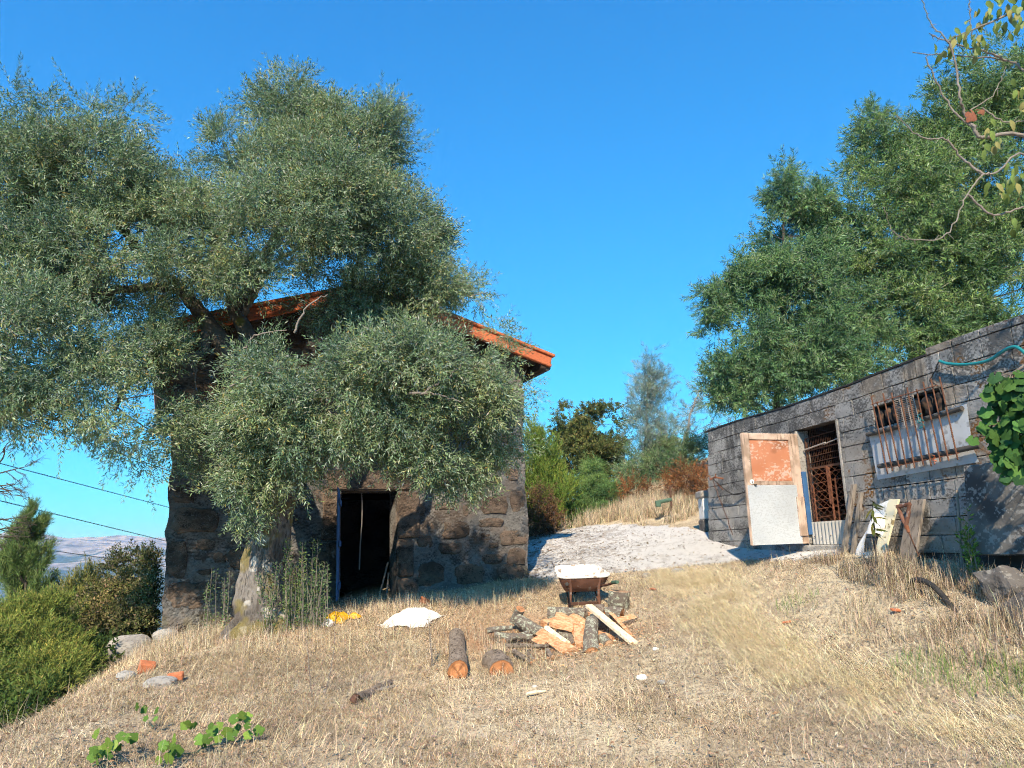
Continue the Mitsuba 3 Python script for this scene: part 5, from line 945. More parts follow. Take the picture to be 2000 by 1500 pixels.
add_split('orange billet leaning across the left of the pile behind the big front billet', (0.292, 10.500, 0.583), (0.608, 10.700, 0.619), 0.195, 0.160, 41, mat='split_orange', roll=0.6)
add_split('split billet with pale face deep in the middle of the pile', (0.690, 10.300, 0.526), (0.973, 10.600, 0.603), 0.180, 0.145, 42, mat='split_pale', roll=0.1)
add_log('round barked log end facing the viewer at the bottom middle of the pile', (0.661, 9.750, 0.370), (0.655, 10.200, 0.488), 0.090, 0.090, 43, name='dead_branch', cat='branch', group=None, bark='log_bark_plain')
add_split('orange billet lying low at the right foot of the pile', (0.924, 9.600, 0.368), (1.179, 9.900, 0.430), 0.180, 0.145, 44, mat='split_orange', roll=-0.3)
add_log('grey lichen log at the far back right of the pile', (0.868, 10.900, 0.700), (1.149, 10.900, 0.717), 0.090, 0.084, 45, name='dead_branch', cat='branch', group=None, bark='log_bark_plain')
add_split('dark red split piece under the long plank near its top end', (0.951, 10.350, 0.639), (1.161, 10.150, 0.563), 0.180, 0.160, 46, mat='split_orange', roll=0.9)
add_split('short orange chunk at the left front of the pile', (0.180, 9.900, 0.476), (0.309, 9.700, 0.423), 0.135, 0.116, 47, mat='split_orange', roll=0.2)
add_split('orange billet lying on top of the middle of the pile, pointing left', (0.415, 10.200, 0.646), (0.684, 10.000, 0.582), 0.165, 0.131, 51, mat='split_orange', roll=-0.4)
add_split('wide orange billet at the back right under the plank top', (0.909, 10.600, 0.657), (1.179, 10.600, 0.635), 0.180, 0.160, 52, mat='split_orange', roll=0.3)
add_split('orange billet pointing at the viewer between the two lichen logs', (0.717, 10.100, 0.583), (0.744, 9.600, 0.421), 0.180, 0.145, 53, mat='split_orange', roll=0.1)
pa, pb = V(0.894, 10.350, 0.794), V(1.317, 9.350, 0.426); pd = unit(pb - pa); ps = unit(np.cross(pd, UZ)); pu = np.cross(ps, pd)
add('wood_plank', frame(rough(box(float(np.linalg.norm(pb - pa)), .10, .05, (0, 0, 0), .008), .006, 8), (pa + pb) / 2 + UZ * .03, pd, ps, pu), 'split_pale', label='long pale sawn plank slanting across the right side of the firewood pile', cat='plank')
add_log('big half buried log with a round orange end, left of the firewood pile', G(-.32, 9.25, .03), G(-.22, 8.85, .02), .15, .145, 30, bark='log_bark_plain', group=None, name='fallen_log')
add_log('long grey barked log lying in the grass with its orange end towards the viewer', G(-.80, 10.05, .08), G(-.68, 8.72, .08), .095, .115, 31, bark='log_bark_plain', group=None, name='fallen_log')
# stump
so = V(1.36, 11.0, 0); so[2] = gz(so[0], so[1])
t = add_log('upright round stump with an orange sawn top beside the wheelbarrow', so - UZ * .04, so + UZ * .27 + V(.01, -.05, 0), .155, .138, 88, group=None, name='stump', cat='stump')
# loose bits: bricks, stones, bark pieces
def loose(name, m, xy, mat, label, cat, h=0., rot=(0, 0, 0), group=None, smooth=40):
    M = trimesh.transformations.euler_matrix(*rot); m = m.copy(); m.apply_transform(M); m.apply_translation((xy[0], xy[1], gz(*xy) + h)); return add(name, m, mat, smooth, label=label, cat=cat, group=group)
loose('broken_brick', rough(box(.17, .12, .12, (0, 0, 0), .01), .012, 12, 1), (-4.20, 9.05), 'brick_mat', 'upper broken orange brick lying on the left grass slope', 'brick', .04, (.3, .2, .5), 'broken bricks on the left slope', False)
loose('broken_brick', rough(box(.16, .10, .06, (0, 0, 0), .01), .010, 12, 2), (-3.62, 8.45), 'brick_mat', 'lower flat orange brick piece above the white stone', 'brick', .06, (.25, -.1, .2), 'broken bricks on the left slope', False)
loose('broken_brick', rough(box(.14, .10, .10, (0, 0, 0), .01), .012, 12, 5), (-1.45, 12.2), 'brick_mat', 'orange brick lump in the dry grass right of the doorway', 'brick', .05, (.2, .4, .9), None, False)
loose('stone', rock(.17, .12, .08, 3, 3), (-3.70, 8.30), 'granite', 'flat pale stone just below the lower orange brick', 'stone', .02)
loose('stone', rock(.10, .08, .06, 5, 2), (-4.28, 8.75), 'granite', 'small grey stone left of the orange bricks', 'stone', .03)
loose('boulder', rock(.34, .28, .22, 8, 4, .22), (-5.62, 11.55), 'granite', 'big pale granite boulder by the left corner of the house', 'boulder', .10)
loose('boulder', rock(.18, .15, .11, 9, 3, .2), (-5.15, 11.65), 'granite', 'smaller granite boulder touching the house wall corner', 'boulder', .08)
loose('stone', rock(.20, .10, .08, 13, 3, .25), (-5.72, 10.75), 'granite', 'long grey stone half sunk in the grass edge below the boulder', 'stone', .02)
for i, (x, y, s, lb) in enumerate([(1.48, 8.9, .035, 'white pebble on the bare ground right of the long plank'), (1.20, 8.15, .055, 'white stone chip below the firewood pile'), (.12, 8.25, .03, 'small pale chip left below the firewood'), (1.35, 7.9, .04, 'grey pebble in the short grass at the centre bottom'), (3.62, 6.1, .05, 'pale stone at the lower right in the dry grass'), (2.5, 12.35, .12, 'white flat stone at the edge of the concrete track'), (2.05, 12.7, .08, 'small white stone on the near edge of the track'), (.95, 12.95, .07, 'grey stone at the grass edge of the track behind the wheelbarrow')]):
    loose('pebble', rock(s, s * .8, s * .55, 20 + i, 2), (x, y), 'white_paint' if i < 3 else 'granite', lb, 'stone', s * .3)
for i, (x, y, lb) in enumerate([(3.75, 8.0, 'orange tile chip in the grass at the right'), (4.08, 6.15, 'orange tile chip at the right edge of the picture'), (1.95, 11.6, 'orange tile chip at the top of the bare path'), (2.85, 8.6, 'orange tile chip on the yellow trodden strip')]):
    loose('tile_chip', rough(box(.09, .06, .018, (0, 0, 0), .003), .006, 20, i), (x, y), 'brick_mat', lb, 'tile', .03, (.2, .1, i), None, False)
for i, (x, y, a, ln, lb) in enumerate([(.13, 8.0, .5, .22, 'pale splinter of wood in the short grass below the big log'), (-1.35, 8.1, .9, .3, 'thin grey stick in the grass left of the long log')]):
    d = V(math.cos(a), math.sin(a), 0) * ln / 2; o = V(x, y, gz(x, y) + .03)
    add('wood_splinter', rough(tube([o - d, o, o + d], [.012, .02, .008], 6), .006, 20, i), 'split_pale' if i == 0 else 'old_wood', label=lb, cat='stick')
# rotten bark log at the left of the long log
rp = [G(-1.38, 8.45, .03), G(-1.45, 8.05, .04), G(-1.56, 7.6, .03)]
m, n, k = log(rp[0], rp[2], .035, .05, 5, 12, 12, .35); t = thing('rotten_branch', 'rotten grey branch with a torn brown end lying in the dry grass', 'branch'); add(t + '__bark', m, 'log_bark_plain', 60)
add(t + '__torn_end', rough(rock(.04, .08, .035, 4, 3, .3), .012, 14).apply_translation(np.array(rp[2]) + (0, -.03, .01)), 'rust_dark', 50)
# white sack and yellow bag
def sheet_heap(c, w, l, h, seed, ridge):
    n = 44; X, Y = np.meshgrid(np.linspace(-1, 1, n), np.linspace(-1, 1, n), indexing='ij'); p = np.stack([X, Y, 0 * X], -1)
    r = np.sqrt(X ** 2 + Y ** 2); z = h * np.clip(1 - np.abs(X) ** 2.2, 0, 1) * np.clip(1 - np.abs(Y) ** 2.2, 0, 1) * (.55 + .9 * meshkit.fbm(p * 1.3 + seed, 3, seed)) + h * .22 * (1 - np.abs(2 * meshkit.fbm(p * 2.6 + seed, 3, seed + 1) - 1)) * (r < 1.1)
    jx = (meshkit.fbm(p * 2 + 9, 3, seed + 2) - .5) * .35; jy = (meshkit.fbm(p * 2 + 19, 3, seed + 3) - .5) * .35
    x, y = c[0] + (X + jx) * w / 2 + ridge * Y, c[1] + (Y + jy) * l / 2
    v = np.stack([x, y, ground_z(x, y) + z + .012], -1).reshape(-1, 3); i, j = np.meshgrid(np.arange(n - 1), np.arange(n - 1), indexing='ij'); a = (i * n + j).ravel()
    return trimesh.Trimesh(v, np.vstack([np.stack([a, a + n, a + n + 1], 1), np.stack([a, a + n + 1, a + 1], 1)]), process=False)
add('white_sack', sheet_heap((-1.47, 10.85), .64, .55, .12, 3, .12), 'sack_mat', 60, label='crumpled white sack lying in the dry grass in front of the doorway', cat='sack')
yb = thing('yellow_bag', 'torn bright yellow plastic bag beside the green weeds left of the doorway', 'bag')
add(yb + '__bag', sheet_heap((-2.55, 11.05), .34, .34, .13, 7, .03), 'yellow_plastic', 60)
add(yb + '__torn_flap', sheet_heap((-2.33, 11.2), .22, .12, .06, 9, .02), 'yellow_plastic', 60)
add(yb + '__white_patch', sheet_heap((-2.62, 10.84), .18, .12, .06, 11, .02), 'white_plastic', 60)

# ---------------------------------------------------------------- plants with large leaves
def grape_leaf(r, g, curl=.25):
    a = np.linspace(-math.pi * .92, math.pi * .92, 17); lob = .62 + .30 * np.abs(np.cos(a * 2.5)) ** .7 + .10 * np.cos(a) + g.normal(0, .03, 17)
    x, y = np.sin(a) * lob * r, np.cos(a) * lob * r
    v = np.vstack([[0, -.05 * r, 0], np.c_[x, y, -curl * (np.abs(x) ** 1.4 + .6 * np.maximum(y, 0) ** 1.4) / r ** .4 + g.normal(0, .03 * r, 17)]])
    return trimesh.Trimesh(v, [(0, i, i + 1) for i in range(1, 17)], process=False)
def oval_leaf(l, w, g, curl=.3):
    t = np.linspace(0, 1, 6); hw = w / 2 * np.sin(np.pi * t ** .85) ** .8; z = -curl * l * t ** 2
    v = [(0, 0, 0)]
    for i in range(1, 5): v += [(-hw[i], t[i] * l, z[i] + hw[i] * .25), (0, t[i] * l, z[i]), (hw[i], t[i] * l, z[i] + hw[i] * .25)]
    v.append((0, l, z[5])); f = [(0, 2, 1), (0, 3, 2)]
    for i in range(3):
        a = 1 + 3 * i; f += [(a, a + 1, a + 4), (a, a + 4, a + 3), (a + 1, a + 2, a + 5), (a + 1, a + 5, a + 4)]
    f += [(10, 11, 13), (11, 12, 13)]
    return trimesh.Trimesh(v, f, process=False)
def put_leaf(owner, m, p, d, nrm, col, g):
    d = unit(np.array(d, float)); nrm = unit(nrm - d * (nrm @ d)); x = np.cross(d, nrm); mm = frame(m, p, x, d, nrm)
    return add(owner + '__leaf', mm, 'leaf_mat', True, np.tile(np.array(col) * np.exp(g.normal(0, .2)), (len(mm.vertices), 1)))
vg = np.random.default_rng(81)
vine = thing('grape_vine', 'leafy dark green grape vine hanging over the right end of the shed', 'vine')
stem = curve([V(5.15, 6.2, 1.1), V(5.1, 6.35, 2.0), V(4.98, 6.6, 2.9), V(4.75, 6.95, 3.1), V(4.62, 7.2, 2.75), V(4.58, 7.25, 2.3)], 30, .02, vg)
add(vine + '__stem', tube(stem, np.linspace(.03, .006, 30), 7), 'twig_mat', True)
shoots = []
VR = [(4.51, 7.00, 2.78, 0.21, 0.25, 0.22), (4.52, 6.80, 2.79, 0.22, 0.30, 0.27), (4.45, 6.95, 2.49, 0.27, 0.25, 0.27), (4.44, 6.80, 2.28, 0.21, 0.25, 0.21), (4.36, 6.80, 2.11, 0.16, 0.20, 0.16), (4.50, 6.60, 2.48, 0.26, 0.30, 0.47)]
vp, vd = in_lobes(VR, 270, vg, .5, 1.0, .1, 3)
for p, o in zip(vp, vd):
    d = unit(V(vg.normal(-.25, .35), vg.normal(-.2, .35), -.75)); nn = unit(V(-.55, -.55, .75) + vg.normal(0, .45, 3))
    put_leaf(vine, grape_leaf(vg.uniform(.045, .08), vg), p, d, nn, ((.055, .125, .035), (.085, .17, .045), (.04, .095, .04))[vg.integers(3)], vg)
for q_ in vg.choice(len(vp), 24, replace=False):
    a = stem[np.argmin(((stem - vp[q_]) ** 2).sum(1))]; shoots.append(branch_to(a, vp[q_], .006, .003, vg, 6, .04, .04, 4))
labels[add(vine + '__shoots', cat_(shoots), 'twig_mat', True)] = {'kind': 'stuff'}
def sprout(xy, spots, label, r, cols, h=.20):
    g = np.random.default_rng(int(abs(xy[0]) * 1000)); t = thing('vine_sprout', label, 'plant'); pts = []
    for x, y in spots:
        for k in range(5):
            px, py = x + g.normal(0, .06), y + g.normal(0, .06); pz = gz(px, py) + g.uniform(.05, h); pts.append((px, py, pz))
            put_leaf(t, grape_leaf(g.uniform(.7, 1.1) * r, g, .3), V(px, py, pz), V(g.normal(0, .7), -.25, g.normal(.25, .6)), V(g.normal(0, .4), -.85, .55), cols[g.integers(len(cols))], g)
    st = [(x, y, gz(x, y) + .04) for x, y in spots]; add(t + '__stem', tube(curve(st, 16, .008, g) if len(st) > 1 else [(*xy, gz(*xy) - .02), st[0]], .006, 5), 'green_paint', True)
LC = [(.16, .25, .05), (.11, .20, .045), (.20, .28, .07)]
sprout((-2.9, 5.75), [(-2.74, 5.25), (-2.72, 5.36), (-2.70, 5.48)], 'light green grape sprout in the dry grass at the lower left, the leftmost of two', .045, LC)
sprout((-2.6, 6.1), [(-2.36, 5.40), (-2.33, 5.55), (-2.28, 5.72), (-2.22, 5.88), (-2.12, 5.95), (-2.03, 6.0)], 'longer green grape sprout creeping through the dry grass, right of the small one', .045, LC[:2])
sprout((-3.0, 6.55), [(-2.78, 6.15)], 'tiny green seedling above the two grape sprouts', .035, LC[1:2])
# green weeds round the olive trunk
def weed(xy, n, h, label, sp, cols, w, seed, L=.045):
    g = np.random.default_rng(seed); t = thing('green_weed', label, 'weed'); ms, P, D = [], [], []
    for i in range(n):
        x, y = xy[0] + g.normal(0, sp), xy[1] + g.normal(0, sp * .6); z = gz(x, y); hh = h * g.uniform(.5, 1.05); top = V(x + g.normal(0, .06), y + g.normal(0, .06), z + hh); ax = curve([V(x, y, z - .03), (V(x, y, z) + top) / 2 + g.normal(0, .015, 3), top], 12)
        ms.append(tube(ax, np.linspace(.006, .002, 12), 5)); k = int(hh * 85); tt = g.uniform(.08, 1, k); ii = np.minimum((tt * 11).astype(int), 10); pp = ax[ii] + (ax[ii + 1] - ax[ii]) * ((tt * 11) % 1)[:, None]; a = g.uniform(0, 6.3, k)
        P.append(pp + np.c_[np.cos(a), np.sin(a), 0 * a] * g.uniform(0, .035, (k, 1))); D.append(np.c_[np.cos(a), np.sin(a), g.uniform(.2, 1.1, k)])
    P, D = np.vstack(P), np.vstack(D); m, c = leaves(P, D, g.uniform(.6, 1.2, len(P)) * L, .016, cmix(cols, w, len(P), g), g)
    add(t + '__stems', cat_(ms), 'twig_mat', True); labels[t + '__stems'] = {'kind': 'stuff'}; add(t + '__foliage', m, 'leaf_mat', False, c)
WC = [(.10, .18, .07), (.16, .22, .12), (.20, .26, .08)]
weed((-2.98, 10.75), 26, 1.15, 'tall bright green weed clump right of the olive trunk', .13, WC, [.4, .3, .3], 1)
weed((-3.28, 10.55), 12, .95, 'grey green weed stems in front of the olive trunk', .10, WC, [.3, .6, .1], 2, .035)
weed((-2.70, 10.75), 14, .85, 'bluish weed stems nearest to the yellow bag', .08, WC, [.3, .65, .05], 3, .035)
weed((-3.98, 11.05), 7, .80, 'sparse thin weed left of the olive trunk before the wall', .10, WC, [.3, .6, .1], 4, .035)
weed((-4.35, 11.15), 5, .9, 'tallest bare weed stalk near the left part of the house wall', .08, WC, [.2, .7, .1], 5, .035)
weed((4.58, 8.0), 8, .75, 'bright green weed growing beside the grey stake at the slab', .05, [(.10, .2, .04), (.16, .26, .05)], [.5, .5], 6, .06)
weed((-1.0, 9.2), 2, .55, 'thin brown weed stalk in the grass behind the long log', .05, [(.2, .13, .08)], [1], 7, .02)
weed((-1.9, 7.8), 2, .8, 'thin bare reddish stalk in the open grass below the yellow bag', .06, [(.2, .10, .07)], [1], 8, .015)
# sapling before the cream panel
t = thing('sapling', 'thin dark sapling with drooping narrow leaves before the cream panel', 'sapling'); g = np.random.default_rng(9)
s0 = np.array((4.07, 9, 1.254)); s1 = np.array((4.098, 9, 1.596)); s2 = np.array((4.114, 9, 1.944))
add(t + '__stem', tube(curve([s0, s1, s2], 14), np.linspace(.010, .004, 14), 6), 'dark_bark', True)
for i in range(20):
    p = s1 + (s2 - s1) * g.uniform(-.25, 1.15); d = V(g.normal(.3, .6), g.normal(-.1, .4), g.uniform(-.6, .1)); put_leaf(t, oval_leaf(g.uniform(.10, .16), .034, g), p, d, V(-.4, -.4, .8), ((.09, .11, .03), (.15, .14, .04), (.05, .065, .03))[g.integers(3)], g)
# near tree whose branches reach in from the right
nt = thing('cherry_tree', 'bare lichen grey branches with a few wilted leaves reaching in at the upper right', 'tree'); ng = np.random.default_rng(91)
tg = V(5.35, 4.5, gz(5.35, 4.5) - .1); tk = V(5.2, 4.6, 3.0)
add(nt + '__trunk', tube(curve([tg, V(5.28, 4.55, 1.8), tk, V(5.0, 4.8, 5.4)], 20, .01, ng), np.linspace(.15, .05, 20), 10), 'olive_bark', 60)
BR = [([tk, (3.87, 5, 4.073), (3.699, 5, 4.337), (3.408, 5, 4.336), (3.348, 5, 4.418), (3.303, 5, 4.553), (3.261, 4.95, 4.625), (3.273, 4.95, 4.87), (3.206, 4.9, 5.044), (3.11, 4.9, 5.194), (3.04, 4.85, 5.347)], .017, .003),
      ([(3.348, 5, 4.418), (3.223, 5, 4.556), (3.115, 4.95, 4.753), (3.033, 4.9, 4.919)], .008, .004),
      ([tk, (4.159, 5.2, 4.497), (3.938, 5.2, 4.972), (3.82, 5.2, 5.072), (3.539, 5.15, 5.074), (3.065, 5.1, 5.101)], .012, .003),
      ([(3.82, 5.2, 5.072), (3.608, 5.1, 5.088), (3.444, 5.1, 5.137), (3.268, 5.05, 5.16), (3.15, 5, 5.183)], .009, .003),
      ([V(5.0, 4.8, 5.2), (4.107, 5, 5.381), (3.836, 5, 5.349), (3.553, 5, 5.231), (3.272, 5, 5.123)], .016, .004),
      ([tk, (3.793, 4.9, 3.833), (3.602, 4.9, 4.146), (3.403, 4.9, 4.019), (3.286, 4.9, 3.993), (3.166, 4.9, 3.856), (3.033, 4.9, 3.636), (2.907, 4.9, 3.537), (2.674, 4.85, 3.536), (2.582, 4.85, 3.613), (2.534, 4.8, 3.739)], .008, .002),
      ([(3.295, 4.9, 4.004), (3.172, 4.9, 4.124), (3.05, 4.85, 4.248), (2.884, 4.85, 4.27), (2.703, 4.8, 4.414)], .009, .003),
      ([(3.166, 4.9, 3.856), (3.349, 4.95, 3.722), (3.605, 5, 3.792), (3.821, 5, 3.803)], .008, .006),
      ([(3.351, 5, 4.551), (3.535, 5, 4.667), (3.665, 5, 4.889)], .005, .002), ([(3.438, 5, 4.568), (3.572, 5, 4.45), (3.72, 5, 4.456)], .006, .004), ([(3.488, 5.05, 5.185), (3.472, 5, 5.32), (3.485, 5, 5.449)], .005, .003)]
tw = []
for pts, r0, r1 in BR:
    n = 6 * len(pts); c = curve(pts, n, .004, ng); add(nt + '__branch', rough(tube(c, np.linspace(r0, r1, n), 7), .0012, 60), 'twig_mat', 60)
    for k in range(n // 4):
        i = ng.integers(n // 3, n); d = unit(ng.normal(0, 1, 3)) * ng.uniform(.015, .06); tw.append(tube([c[i], c[i] + d * .6, c[i] + d], [.003, .0025, .0015], 4))
labels[add(nt + '__spurs', cat_(tw), 'twig_mat', True)] = {'kind': 'stuff'}
LS = [((3.287, 5, 5.093), 8, .05), ((3.386, 5, 5.131), 14, .07), ((3.505, 5, 5.169), 12, .06), ((3.562, 5, 5.061), 5, .04), ((3.637, 5, 5.4), 18, .08), ((3.761, 5, 5.352), 20, .09), ((3.837, 5, 5.241), 14, .07), ((3.443, 4.9, 3.941), 16, .07), ((3.523, 4.9, 3.995), 8, .05), ((3.72, 4.95, 4.75), 9, .05), ((3.703, 4.95, 4.547), 5, .04), ((3.44, 4.9, 4.348), 6, .06), ((3.476, 4.9, 3.619), 6, .06), ((3.367, 4.9, 4.233), 5, .05), ((3.658, 4.8, 5.158), 7, .07)]
for p, k, s in LS:
    for i in range(k):
        d = V(ng.normal(-.1, .35), ng.normal(0, .35), -.95); put_leaf(nt, oval_leaf(ng.uniform(.06, .088), ng.uniform(.028, .042), ng), np.array(p) + ng.normal(0, s, 3) * (1, .8, .7), d, V(ng.normal(-.3, .6), -.8, ng.normal(.2, .4)), ((.17, .24, .07), (.26, .31, .13), (.12, .17, .05), (.30, .28, .11))[ng.integers(4)], ng)
put_leaf(nt, grape_leaf(.055, ng, .7), np.array((3.331, 4.95, 4.493)), V(.3, 0, -.4), V(-.2, -.9, .3), (.22, .09, .06), ng); put_leaf(nt, grape_leaf(.04, ng, .8), np.array((3.39, 4.95, 4.523)), V(.6, 0, .2), V(-.2, -.9, .3), (.25, .11, .07), ng)
# the leafy rest of that tree, above and right of the picture
c, o = in_lobes([(5.75, 3.9, 5.9, .8, 1.0, .8), (6.2, 4.8, 5.2, .9, 1.0, 1.1), (6.3, 5.4, 3.9, .8, .8, .9), (5.8, 3.0, 4.8, .7, .8, .8), (6.8, 4.4, 4.4, .8, .9, 1.0)], 1500, ng, .5, 1.2, .42, 7)
k = ((c - EYE) @ V(-.555, .832, 0)) < -.35; qx = (c - EYE) / (c[:, 1:2] - EYE[1]); 
c, o = c[(c[:, 0] > c[:, 1] * .70 + .25) | (c[:, 2] > 1.6 + c[:, 1] * .80)], o[(c[:, 0] > c[:, 1] * .70 + .25) | (c[:, 2] > 1.6 + c[:, 1] * .80)]
p, q = twigs(c, o + V(0, 0, -.5), 9, .28, 0, 0, .8, ng); n = len(p)
m, cc = leaves(p, q, ng.uniform(.08, .12, n), .05, cmix([(.10, .15, .05), (.15, .19, .07)], [.6, .4], n, ng), ng); add(nt + '__crown', m, 'leaf_mat', False, cc)
add(nt + '__crown_branches', cat_([branch_to(tk + UZ * ng.uniform(0, 1.5), c[i], .03, .006, ng, 8, .1, .1, 5) for i in ng.choice(len(c), 30, replace=False)]), 'dark_bark', True); labels[nt + '__crown_branches'] = {'kind': 'stuff'}
# ---------------------------------------------------------------- grass
gg = np.random.default_rng(101)
def blades(x, y, h, w, lean, az, col, g, base=-.008):
    n = len(x); z = ground_z(x, y) + base; w = np.broadcast_to(w, (n,))
    d = np.stack([np.cos(az), np.sin(az), 0 * az], 1); s = np.stack([-d[:, 1], d[:, 0], 0 * az], 1); tw = g.uniform(-1, 1, (n, 1)); s = unit(s + d * tw)
    b = np.stack([x, y, z], 1); l1, l2 = lean * .7, lean * 1.25
    m = b + (d * np.sin(l1)[:, None] + UZ * np.cos(l1)[:, None]) * (h * .5)[:, None]
    t = m + (d * np.sin(l2)[:, None] + UZ * np.maximum(np.cos(l2), -.15)[:, None]) * (h * .5)[:, None]
    v = np.stack([b - s * w[:, None] / 2, b + s * w[:, None] / 2, m - s * w[:, None] * .4, m + s * w[:, None] * .4, t], 1)
    gzt = ground_z(v[:, 4, 0], v[:, 4, 1]) + .004; v[:, 4, 2] = np.maximum(v[:, 4, 2], gzt)
    v = v.reshape(-1, 3); k = np.arange(n)[:, None] * 5; f = np.concatenate([k + [0, 1, 3], k + [0, 3, 2], k + [2, 3, 4]], 1).reshape(-1, 3)
    return (v, f), np.repeat(col, 5, 0)
def clear(x, y, pad=.0):
    """not on the track, in the house or in the shed"""
    p = np.stack([x, y, 0 * x], 1); a = p - HL; s, n = a @ hd, a @ hn; h = (s > -.12) & (s < 6.1) & (n < .02) & (n > -7)
    b = p - SP; s2, n2 = b @ sd, b @ sn; sh = (s2 > -.35) & (n2 < .03) & (n2 > -4.2)
    jit = (meshkit.fbm(np.stack([x, y, 0 * x], -1) * 5, 3, 77) - .5) * .45
    return ~h & ~sh & ~contains_xy(PAD.buffer(-.05 + pad), x + jit, y + jit)
def scatter(n, x0, x1, y0, y1, dens=None):
    x, y = gg.uniform(x0, x1, n), gg.uniform(y0, y1, n); k = clear(x, y) & (np.abs(x) < y * .70 + .6)
    if dens is not None: k &= gg.random(n) < dens(x, y)
    return x[k], y[k]
def nz(x, y, s, seed): return meshkit.fbm(np.stack([x * s, y * s, 0 * x], -1), 3, seed)
STRAW = [(.53, .435, .30), (.64, .55, .40), (.37, .285, .205), (.24, .18, .13), (.46, .35, .26)]
GREYB = [(.36, .305, .245), (.46, .40, .325), (.25, .205, .16), (.54, .475, .39)]
PATH = LineString([(2.3, 12.6), (2.55, 11.4), (2.5, 10.0), (2.35, 8.8), (2.6, 7.6), (3.1, 6.6), (3.8, 5.6)])
from shapely import points as _pts, distance as _dist
def path_d(x, y): return _dist(_pts(np.stack([x, y], 1)), PATH)
def put_grass(x, y, h, w, lean, az, col, key_, **kw):
    m, c = blades(x, y, h, w, lean, az, col, gg); add(key_, m, 'grass_mat', False, c, kind='stuff', **kw)
def tint(x, y, c):
    """plants of one place share a tone"""
    a = nz(x, y, .9, 5)[:, None]; warm = sstep(.3, .7, nz(x, y, .6, 8) + .22 * (x < 0) - .15 * (x > 1.5))[:, None]
    dk = sstep(.50, .66, nz(x, y, 2.3, 91))[:, None] * .16 + sstep(.52, .62, nz(x, y, 6.0, 92))[:, None] * .20
    return c * 1.08 * (.80 + .6 * a) * (1 - dk) * (1 + warm * np.array([.05, .01, -.07]))
# short thatch
x, y = scatter(520000, -6.2, 6.6, 3.6, 14.6, lambda x, y: np.clip(1.15 - (y - 4) * .055, .4, 1) * (.25 + 1.1 * sstep(.3, .6, nz(x, y, 1.6, 2))) * (1 - .75 * np.exp(-(((x - .3) / 1.1) ** 2 + ((y - 11.2) / .9) ** 2))) * (1 - .5 * np.exp(-((x + 3.2) ** 2 + ((y - 10.4) * 2) ** 2))))
n = len(x); col = tint(x, y, cmix(STRAW + GREYB, [.15, .10, .12, .12, .09, .13, .11, .13, .05], n, gg, .28))
put_grass(x, y, gg.uniform(.03, .10, n), gg.uniform(.0028, .0052, n), gg.uniform(.5, 1.5, n), gg.uniform(0, 6.3, n), col, 'short_dry_grass', label='short dry thatch covering the trodden ground in front of the buildings', cat='grass')
# longer bent grass in patches
def dz(x, y): return (sstep(.42, .60, nz(x, y, 1.1, 12)) * .8 * sstep(2.4, .4, x) + .9 * np.exp(-(((x + 2.3) / 1.5) ** 2 + ((y - 9.6) / 1.7) ** 2)) + .8 * sstep(.5, .6, nz(x, y, .9, 30)) * .35) * (1 - .85 * np.exp(-(((x - .7) / .75) ** 2 + ((y - 10.1) / .8) ** 2)))
x, y = scatter(110000, -6.0, 6.4, 4.0, 14.2, dz)
n = len(x); a0 = nz(x, y, .8, 40) * 9; col = tint(x, y, cmix(STRAW, [.34, .28, .16, .08, .14], n, gg, .2)) * 1.12
put_grass(x, y, gg.uniform(.08, .24, n), gg.uniform(.0028, .0048, n), gg.uniform(.6, 1.5, n), a0 + gg.normal(0, .9, n), col, 'bent_dry_grass', label='longer bent straw coloured grass on the left half of the slope', cat='grass')
# trodden yellow straw
x, y = scatter(260000, .8, 5.5, 4.6, 12.8, lambda x, y: np.exp(-(path_d(x, y) / .36) ** 2) * (.25 + sstep(.3, .6, nz(x, y, 2.0, 51))))
n = len(x); col = cmix([(.80, .68, .45), (.70, .58, .37), (.84, .74, .53)], [.4, .4, .2], n, gg, .15)
put_grass(x, y, gg.uniform(.10, .30, n), gg.uniform(.0028, .0045, n), gg.uniform(.95, 1.5, n), gg.normal(2.7, 1.0, n), col, 'trodden_straw', label='flattened yellow straw along the trodden strip to the shed', cat='straw')
# tall stems
def tall(spots, n, h0, h1, name, label, cols, w, lean=.55, wid=.0045):
    xs, ys, hs = [], [], []
    tot = sum(s[4] for s in spots)
    for cx, cy, rx, ry, wt in spots:
        k = int(n * wt / tot); a, r = gg.uniform(0, 6.3, k), np.sqrt(gg.random(k)); xs.append(cx + np.cos(a) * r * rx); ys.append(cy + np.sin(a) * r * ry)
    x, y = np.concatenate(xs), np.concatenate(ys); k = clear(x, y); x, y = x[k], y[k]; k = nz(x, y, 3.5, 61) > .40; x, y = x[k], y[k]; n = len(x)
    put_grass(x, y, gg.uniform(h0, h1, n) * gg.uniform(.6, 1.1, n), gg.uniform(.7, 1.3, n) * wid, np.abs(gg.normal(.15, lean, n)), gg.uniform(0, 6.3, n), cmix(cols, w, n, gg, .2), name, label=label, cat='grass')
tall([(-4.6, 11.0, .8, .5, 2), (-4.0, 10.6, .9, .45, 2), (-2.9, 9.9, .9, .5, 2), (-2.0, 11.6, .7, .45, 1.6), (-1.0, 12.2, .9, .45, 2.2), (-.2, 12.9, .6, .4, 1.2), (-1.2, 10.0, .7, .6, 1.2), (-.5, 9.7, .4, .5, 1.2), (-.1, 9.3, .35, .4, .8), (-2.6, 12.6, .5, .3, .6), (-5.1, 11.3, .3, .3, .6)], 8500, .11, .29, 'tall_dry_grass', 'tall straw stems along the foot of the stone house and round the big log', STRAW, [.36, .34, .14, .06, .10])
